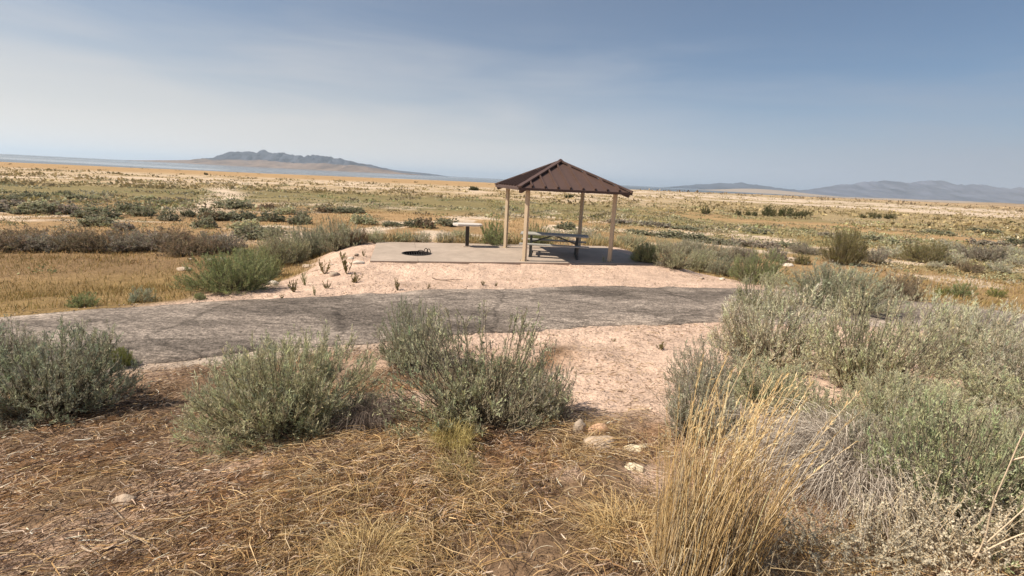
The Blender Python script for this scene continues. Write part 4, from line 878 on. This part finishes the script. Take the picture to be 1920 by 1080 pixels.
branch_thing('dead_branch', [[q(0, -6), q(10, 55, -.02), q(-13, 105, -.05), q(-18, 160, -.08), q(-22, 205, -.1), q(-18, 240, -.12), q(-5, 262, -.12)],
  [q(-17, 168, -.08), q(10, 190, -.14), q(40, 202, -.18), q(75, 205, -.2)], [q(6, 30), q(22, 80, -.05), q(40, 118, -.08), q(62, 152, -.1), q(85, 175, -.12)], [q(6, 26), q(40, 70, -.06), q(70, 92, -.1), q(100, 116, -.14)], [q(-18, 225, -.11), q(-2, 280, -.1), q(20, 305, -.1), q(30, 330, -.1)]],
  'bleached branching dead stem rising in the lower right corner', 'dead branch', m_dead, .0036, (ox, oy, oz))

# ------------------------------------------------------------------ sticks on the ground
m_stick = mat('grey_stick', (.42, .33, .25), rough=.9, noise=[(50.0, 3, .7, 1.2)])
def stick(p0, p1, label, m=m_stick, rad=.006, bow=.03, fork=True):
    a0 = np.array(spot(*p0)[:2]); b0_ = np.array(spot(*p1)[:2]); pts = []
    for i, t in enumerate(np.linspace(0, 1, 5)):
        x, y = a0 + (b0_ - a0) * t + rng.normal(0, bow * np.linalg.norm(b0_ - a0) * .6, 2) * (0 < i < 4); pts.append((x, y, zg1(x, y) + rad + .012))
    lines = [pts]
    if fork: 
        m1 = np.array(pts[2]); d = (np.array(pts[4]) - m1); pd_ = np.array([-d[1], d[0], 0]) * rng.choice([-.6, .6]); lines.append([m1, m1 + d * .3 + pd_ * .4 + (0, 0, .01), m1 + d * .6 + pd_ + (0, 0, .015)])
    branch_thing('stick', lines, label, 'stick', m, rad, pts[0])['group'] = 'sticks on the ground'
stick((810, 522), (850, 530), 'thin dark stick lying on the sand in front of the pad', mat('dark_stick', (.16, .11, .08), rough=.9), .012)
stick((205, 950), (255, 1000), 'forked pale stick beside the flat buried stone at left')
stick((140, 1012), (235, 1016), 'long straight pale stick below the flat buried stone')
stick((152, 1028), (210, 1058), 'crooked thick stick at the bottom left', rad=.008)
stick((228, 998), (300, 1040), 'pale stick right of the crooked thick stick')
stick((310, 877), (385, 893), 'straight tan stick left of the central bushes', fork=False)
stick((285, 940), (300, 895), 'short forked twig standing on the litter near the left stone')
stick((405, 870), (440, 800), 'curved pale twig leaning at the left foot of the green rabbitbrush')
stick((1105, 873), (1190, 905), 'long straw stalk lying below the orange stone', mat('straw_stalk', (.6, .45, .25), rough=.8), .003, fork=False)
stick((780, 985), (860, 960), 'forked grey stick lying in the dry grass at bottom centre')
stick((15, 800), (120, 768), 'bleached twig under the left edge brush', rad=.007)

# ------------------------------------------------------------------ rocks
def rock_mesh(seed):
    bm = bmesh.new(); bmesh.ops.create_icosphere(bm, subdivisions=3, radius=1.0); r_ = np.random.default_rng(seed); off = r_.uniform(-50, 50, 3)
    for _ in range(7):   # shave flat facets
        nrm = mathutils.Vector(r_.normal(size=3)).normalized(); dcut = r_.uniform(.62, .88)
        for v in bm.verts:
            e = v.co.dot(nrm) - dcut
            if e > 0: v.co -= nrm * e * .85
    for v in bm.verts:
        v.co *= 1 + .14 * (mathutils.noise.noise(v.co * 1.6 + mathutils.Vector(off)) + .5 * mathutils.noise.noise(v.co * 4 + mathutils.Vector(off)))
    me = bpy.data.meshes.new('rock'); bm.to_mesh(me); bm.free()
    for p in me.polygons: p.use_smooth = True
    return me
ROCK = [rock_mesh(300 + i) for i in range(5)]
def rmat(n_, c): return mat(n_, c, rough=.9, spec=.2, noise=[(25.0, 5, .75, 1.2)], bump=[(40.0, .5, .02)])
m_rw = rmat('white_rock', (.62, .54, .45)); m_rt = rmat('tan_rock', (.46, .36, .27)); m_ro = rmat('orange_rock', (.54, .34, .22)); m_rg = rmat('grey_brown_rock', (.40, .32, .25)); m_ry = rmat('cream_rock', (.72, .62, .44))
def rock(px, py, w, h, m, label, k, flat=.6, tilt=0.0):
    x, y, dep = spot(px, py); rw = w / FPX * dep / 2; rh = h / FPX * dep / 2
    o = link('rock', ROCK[k % 5].copy() if not ROCK[k % 5].materials else ROCK[k % 5], None, (x, y, zg1(x, y) + rh * (.35 if h > w * .7 else .22)))
    if not o.data.materials: o.data.materials.append(m)
    put_mats(o, m); o.scale = (rw, rw * flat * 1.3, rh); o.rotation_euler = (0, tilt, k * .7 % .8 - .4); tag(o, label, 'rock', 'stones on the ground')
for r_ in ROCK: r_.materials.append(m_rt)
for i, it in enumerate([
 (1086, 812, 26, 40, m_rg, 'upright rounded grey-brown stone right of the centre bush shade', .8), (1122, 812, 46, 30, m_ro, 'flat orange stone beside the upright grey-brown stone'), (1128, 835, 70, 30, m_rt, 'flat tan stone below the orange stone'),
 (1186, 844, 34, 15, m_ry, 'cream stone left of the bunchgrass, larger of the pair'), (1206, 838, 20, 11, m_ry, 'small cream stone touching the larger cream one'), (1188, 878, 40, 10, m_ry, 'flat cream stone below the cream pair'),
 (236, 946, 42, 30, m_rt, 'flat tan stone half buried in the left litter'), (503, 894, 30, 18, m_rt, 'small tan stone below the green rabbitbrush'), (800, 905, 50, 18, m_rt, 'flat sandy stone in the dry grass at centre'), (695, 835, 24, 12, m_rt, 'small stone under the dead twig tangle'),
 (672, 494, 24, 9, m_rw, 'white stone nearest the left corner of the pad'), (658, 486, 12, 7, m_rw, 'small white stone behind the white stone by the pad'), (627, 517, 22, 13, m_rg, 'dark faced stone among the sand weeds left of the pad'), (621, 497, 10, 5, m_rg, 'tiny dark stone above the dark faced stone'), (668, 478, 10, 6, m_rg, 'tiny brown stone at the edge of the sand bank behind the white stones'),
 (512, 534, 26, 13, m_rw, 'long white stone at the right foot of the bright green bush'), (474, 541, 22, 13, m_rw, 'white stone below the middle of the bright green bush'), (493, 543, 14, 8, m_rw, 'small white stone between the two white stones by the green bush'), (522, 513, 10, 12, m_rw, 'thin pale stone leaning beside the bright green bush'),
 (394, 489, 18, 9, m_rw, 'pale stone behind the bright green bush, left of two'), (418, 488, 16, 9, m_rw, 'pale stone behind the bright green bush, right of two'), (345, 506, 28, 9, m_rt, 'flat pale stone on the golden grass left of the green bush'), (357, 487, 8, 5, m_rw, 'tiny white stone at the back of the golden grass'), (575, 500, 20, 8, m_rt, 'tan stone on the sand bank below the streaky brush'),
 (1354, 524, 12, 7, m_rw, 'white stone on the sand right of the pad, right of two'), (1316, 523, 10, 6, m_rg, 'small brown stone on the sand right of the pad, left of two'), (1484, 489, 36, 11, m_rt, 'large pale boulder among the lavender bushes at right'), (1476, 498, 30, 8, m_rw, 'low white rock in front of the large pale boulder'), (770, 424, 8, 6, m_rw, 'small white stone on the plain behind the fire ring'), (804, 423, 8, 8, m_rw, 'small upright white stone on the plain left of the pedestal table')]):
    px, py, w, h, m, lb = it[:6]; rock(px, py, w, h, m, lb, i, *(it[6:7] or (.6,)))

def pebbles(name, x, y, r0, r1, cols, label):
    n = len(x); r = r0 * (r1 / r0) ** rng.uniform(0, 1, n) ** 1.6; c = np.stack([x, y, zg(x, y) + r * .25], 1)
    O = np.array([[1, 0, 0], [0, 1, 0], [-1, 0, 0], [0, -1, 0], [0, 0, .75], [0, 0, -.75]]); th = rng.uniform(0, 6.28, n)
    V = O[None] * rng.uniform(.6, 1.35, (n, 6, 1)); V = np.stack([V[..., 0] * np.cos(th)[:, None] - V[..., 1] * np.sin(th)[:, None], V[..., 0] * np.sin(th)[:, None] + V[..., 1] * np.cos(th)[:, None], V[..., 2]], -1) * r[:, None, None] + c[:, None]
    T = np.array([[0, 1, 4], [1, 2, 4], [2, 3, 4], [3, 0, 4], [1, 0, 5], [2, 1, 5], [3, 2, 5], [0, 3, 5]]); Fq = (T[None] + 6 * np.arange(n)[:, None, None]).reshape(-1, 3)
    tag(link(name, arr_mesh(name, V.reshape(-1, 3), Fq, [m_straw], np.repeat(pick(cols, n, .2), 6, 0))), label, 'gravel', kind='stuff')
PC = [(.55, .43, .33), (.42, .32, .24), (.30, .22, .16), (.62, .52, .42)]
x1, y1 = near_patch(42000, -8.5, 9, 3.5, 15.5, lambda x, y, s: np.where(np.abs(s) > PATH_HW - .22, np.where(np.abs(s) < PATH_HW + .35, .6, np.where(s > 0, 1 - litter_w(x, y, s), 1 - field_keep(x, y, s)) * .12), 0.006) * (pad_dist(x, y) > .05))
pebbles('gravel', x1, y1, .005, .022, PC, 'small gravel scattered over the sand and path edges')
a = Acc(); x1, y1 = near_patch(44000, -6.5, 8, 3.5, 15.5, lambda x, y, s: np.where(s > PATH_HW + .1, 1 - litter_w(x, y, s), np.where(s < -PATH_HW - .1, (1 - field_keep(x, y, s)) * .45, 0)) * (pad_dist(x, y) > .05) * (.1 + .9 * sstep(.4, .65, fbm(x * 1.3, y * 1.3, 177, 3))))
V, Fq = lying(x1, y1, .02, .10, .0018, .005, .02, .4, 1.2); a.add(V, Fq, pick([(.34, .23, .15), (.22, .15, .10), (.46, .34, .22), (.52, .40, .25)], len(x1)))
tag(link('sand_debris', a.mesh('sand_debris', [m_straw])), 'dry plant bits strewn over the pale sand', 'litter', kind='stuff')

# ------------------------------------------------------------------ small weeds on the sand
def weed_mesh(seed, n=9):
    r_ = np.random.default_rng(seed); aa = Acc(); az = r_.uniform(0, 6.28, n); rr2 = r_.uniform(.15, .8, n)
    b0 = np.zeros((n, 3)); tip = np.stack([np.cos(az) * rr2, np.sin(az) * rr2, r_.uniform(.5, 1.05, n)], 1); ctl = tip * np.array([.7, .7, .35])
    P = np.stack([bez(b0, ctl, tip, u) for u in np.linspace(0, 1, 6)], 1); V, Fq = tubes(P, np.linspace(1, .5, 6)[None] * np.full((n, 1), .03), 4); aa.add(V, Fq, np.array([1., .9, .8]))
    k = 14; si = np.repeat(np.arange(n), k); u = r_.uniform(.2, 1, n * k); B = bez(b0[si], ctl[si], tip[si], u[:, None]); V, Fq = leaf_quads(B, r_.normal(0, .5, B.shape) + np.array([0, 0, .9]), r_.uniform(.14, .28, len(B)), r_.uniform(.03, .05, len(B))); aa.add(V, Fq, r_.uniform(.7, 1.3, (len(B), 1)) * np.ones((1, 3)))
    return aa.mesh('weed', [m_weed])
WEED = [weed_mesh(400 + i) for i in range(4)]
def weed(px, py, w, h, label, k, m=m_weed):
    x, y, dep = spot(px, py); o = link('weed', WEED[k % 4], None, (x, y, zg1(x, y) - .01)); o.scale = (w / FPX * dep / 2, w / FPX * dep / 2, h / FPX * dep); o.rotation_euler = (0, 0, k * 1.3); put_mats(o, m); tag(o, label, 'weed', 'weeds on the sand')
for i, it in enumerate([(745, 545, 26, 24, 'weed at the path edge in front of the fire ring'), (803, 541, 12, 12, 'small weed at the path edge right of the fire ring'), (572, 535, 18, 28, 'upright green weed on the sand right of the long white stone', m_green), (552, 548, 34, 26, 'spreading pale weed left of the upright green weed'), (589, 554, 14, 20, 'dark weed at the path edge below the upright green weed', m_green), (612, 541, 28, 16, 'low weed below the dark faced stone'), (608, 514, 34, 28, 'pale weed left of the dark faced stone'), (650, 514, 40, 36, 'tallest pale weed right of the dark faced stone'), (664, 530, 44, 18, 'sprawling weed below the tallest pale weed'), (682, 480, 16, 14, 'small weed at the left edge of the pad'), (640, 484, 30, 12, 'low weed on the sand bank behind the dark faced stone'), (905, 535, 20, 10, 'low weed at the path edge left of the shelter'), (930, 536, 14, 8, 'tiny weed at the path edge in front of the rear left post'), (1132, 493, 12, 16, 'small blue-green weed at the foot of the front right post', m_bluegr), (600, 470, 14, 10, 'small weed under the darker blue-grey brush'), (528, 560, 14, 10, 'tiny weed at the path edge below the long white stone'), (1240, 655, 40, 16, 'dry sprawling weed on the sand left of the right sagebrush mass'), (825, 640, 20, 30, 'thin yellow-green sprig behind the centre bush', m_lime), (1150, 640, 14, 8, 'tiny dry weed on the near sand by the path')]):
    weed(*it[:5], i, *(it[5:6]))

# ------------------------------------------------------------------ haze
m_haze = bpy.data.materials.new('smoky_haze'); m_haze.use_nodes = True; nt = m_haze.node_tree; nt.nodes.clear()
pv = nt.nodes.new('ShaderNodeVolumePrincipled'); pv.inputs['Color'].default_value = (.73, .86, 1.0, 1); pv.inputs['Density'].default_value = 6.2e-5; pv.inputs['Anisotropy'].default_value = 0.3
om = nt.nodes.new('ShaderNodeOutputMaterial'); nt.links.new(pv.outputs[0], om.inputs['Volume'])
bm = bmesh.new(); box(bm, -47000, 47000, -47000, 47000, -20.0, 400.0)
hz = bm_obj('haze', bm, m_haze); tag(hz, 'thin blue smoke haze over the whole plain', kind='stuff')
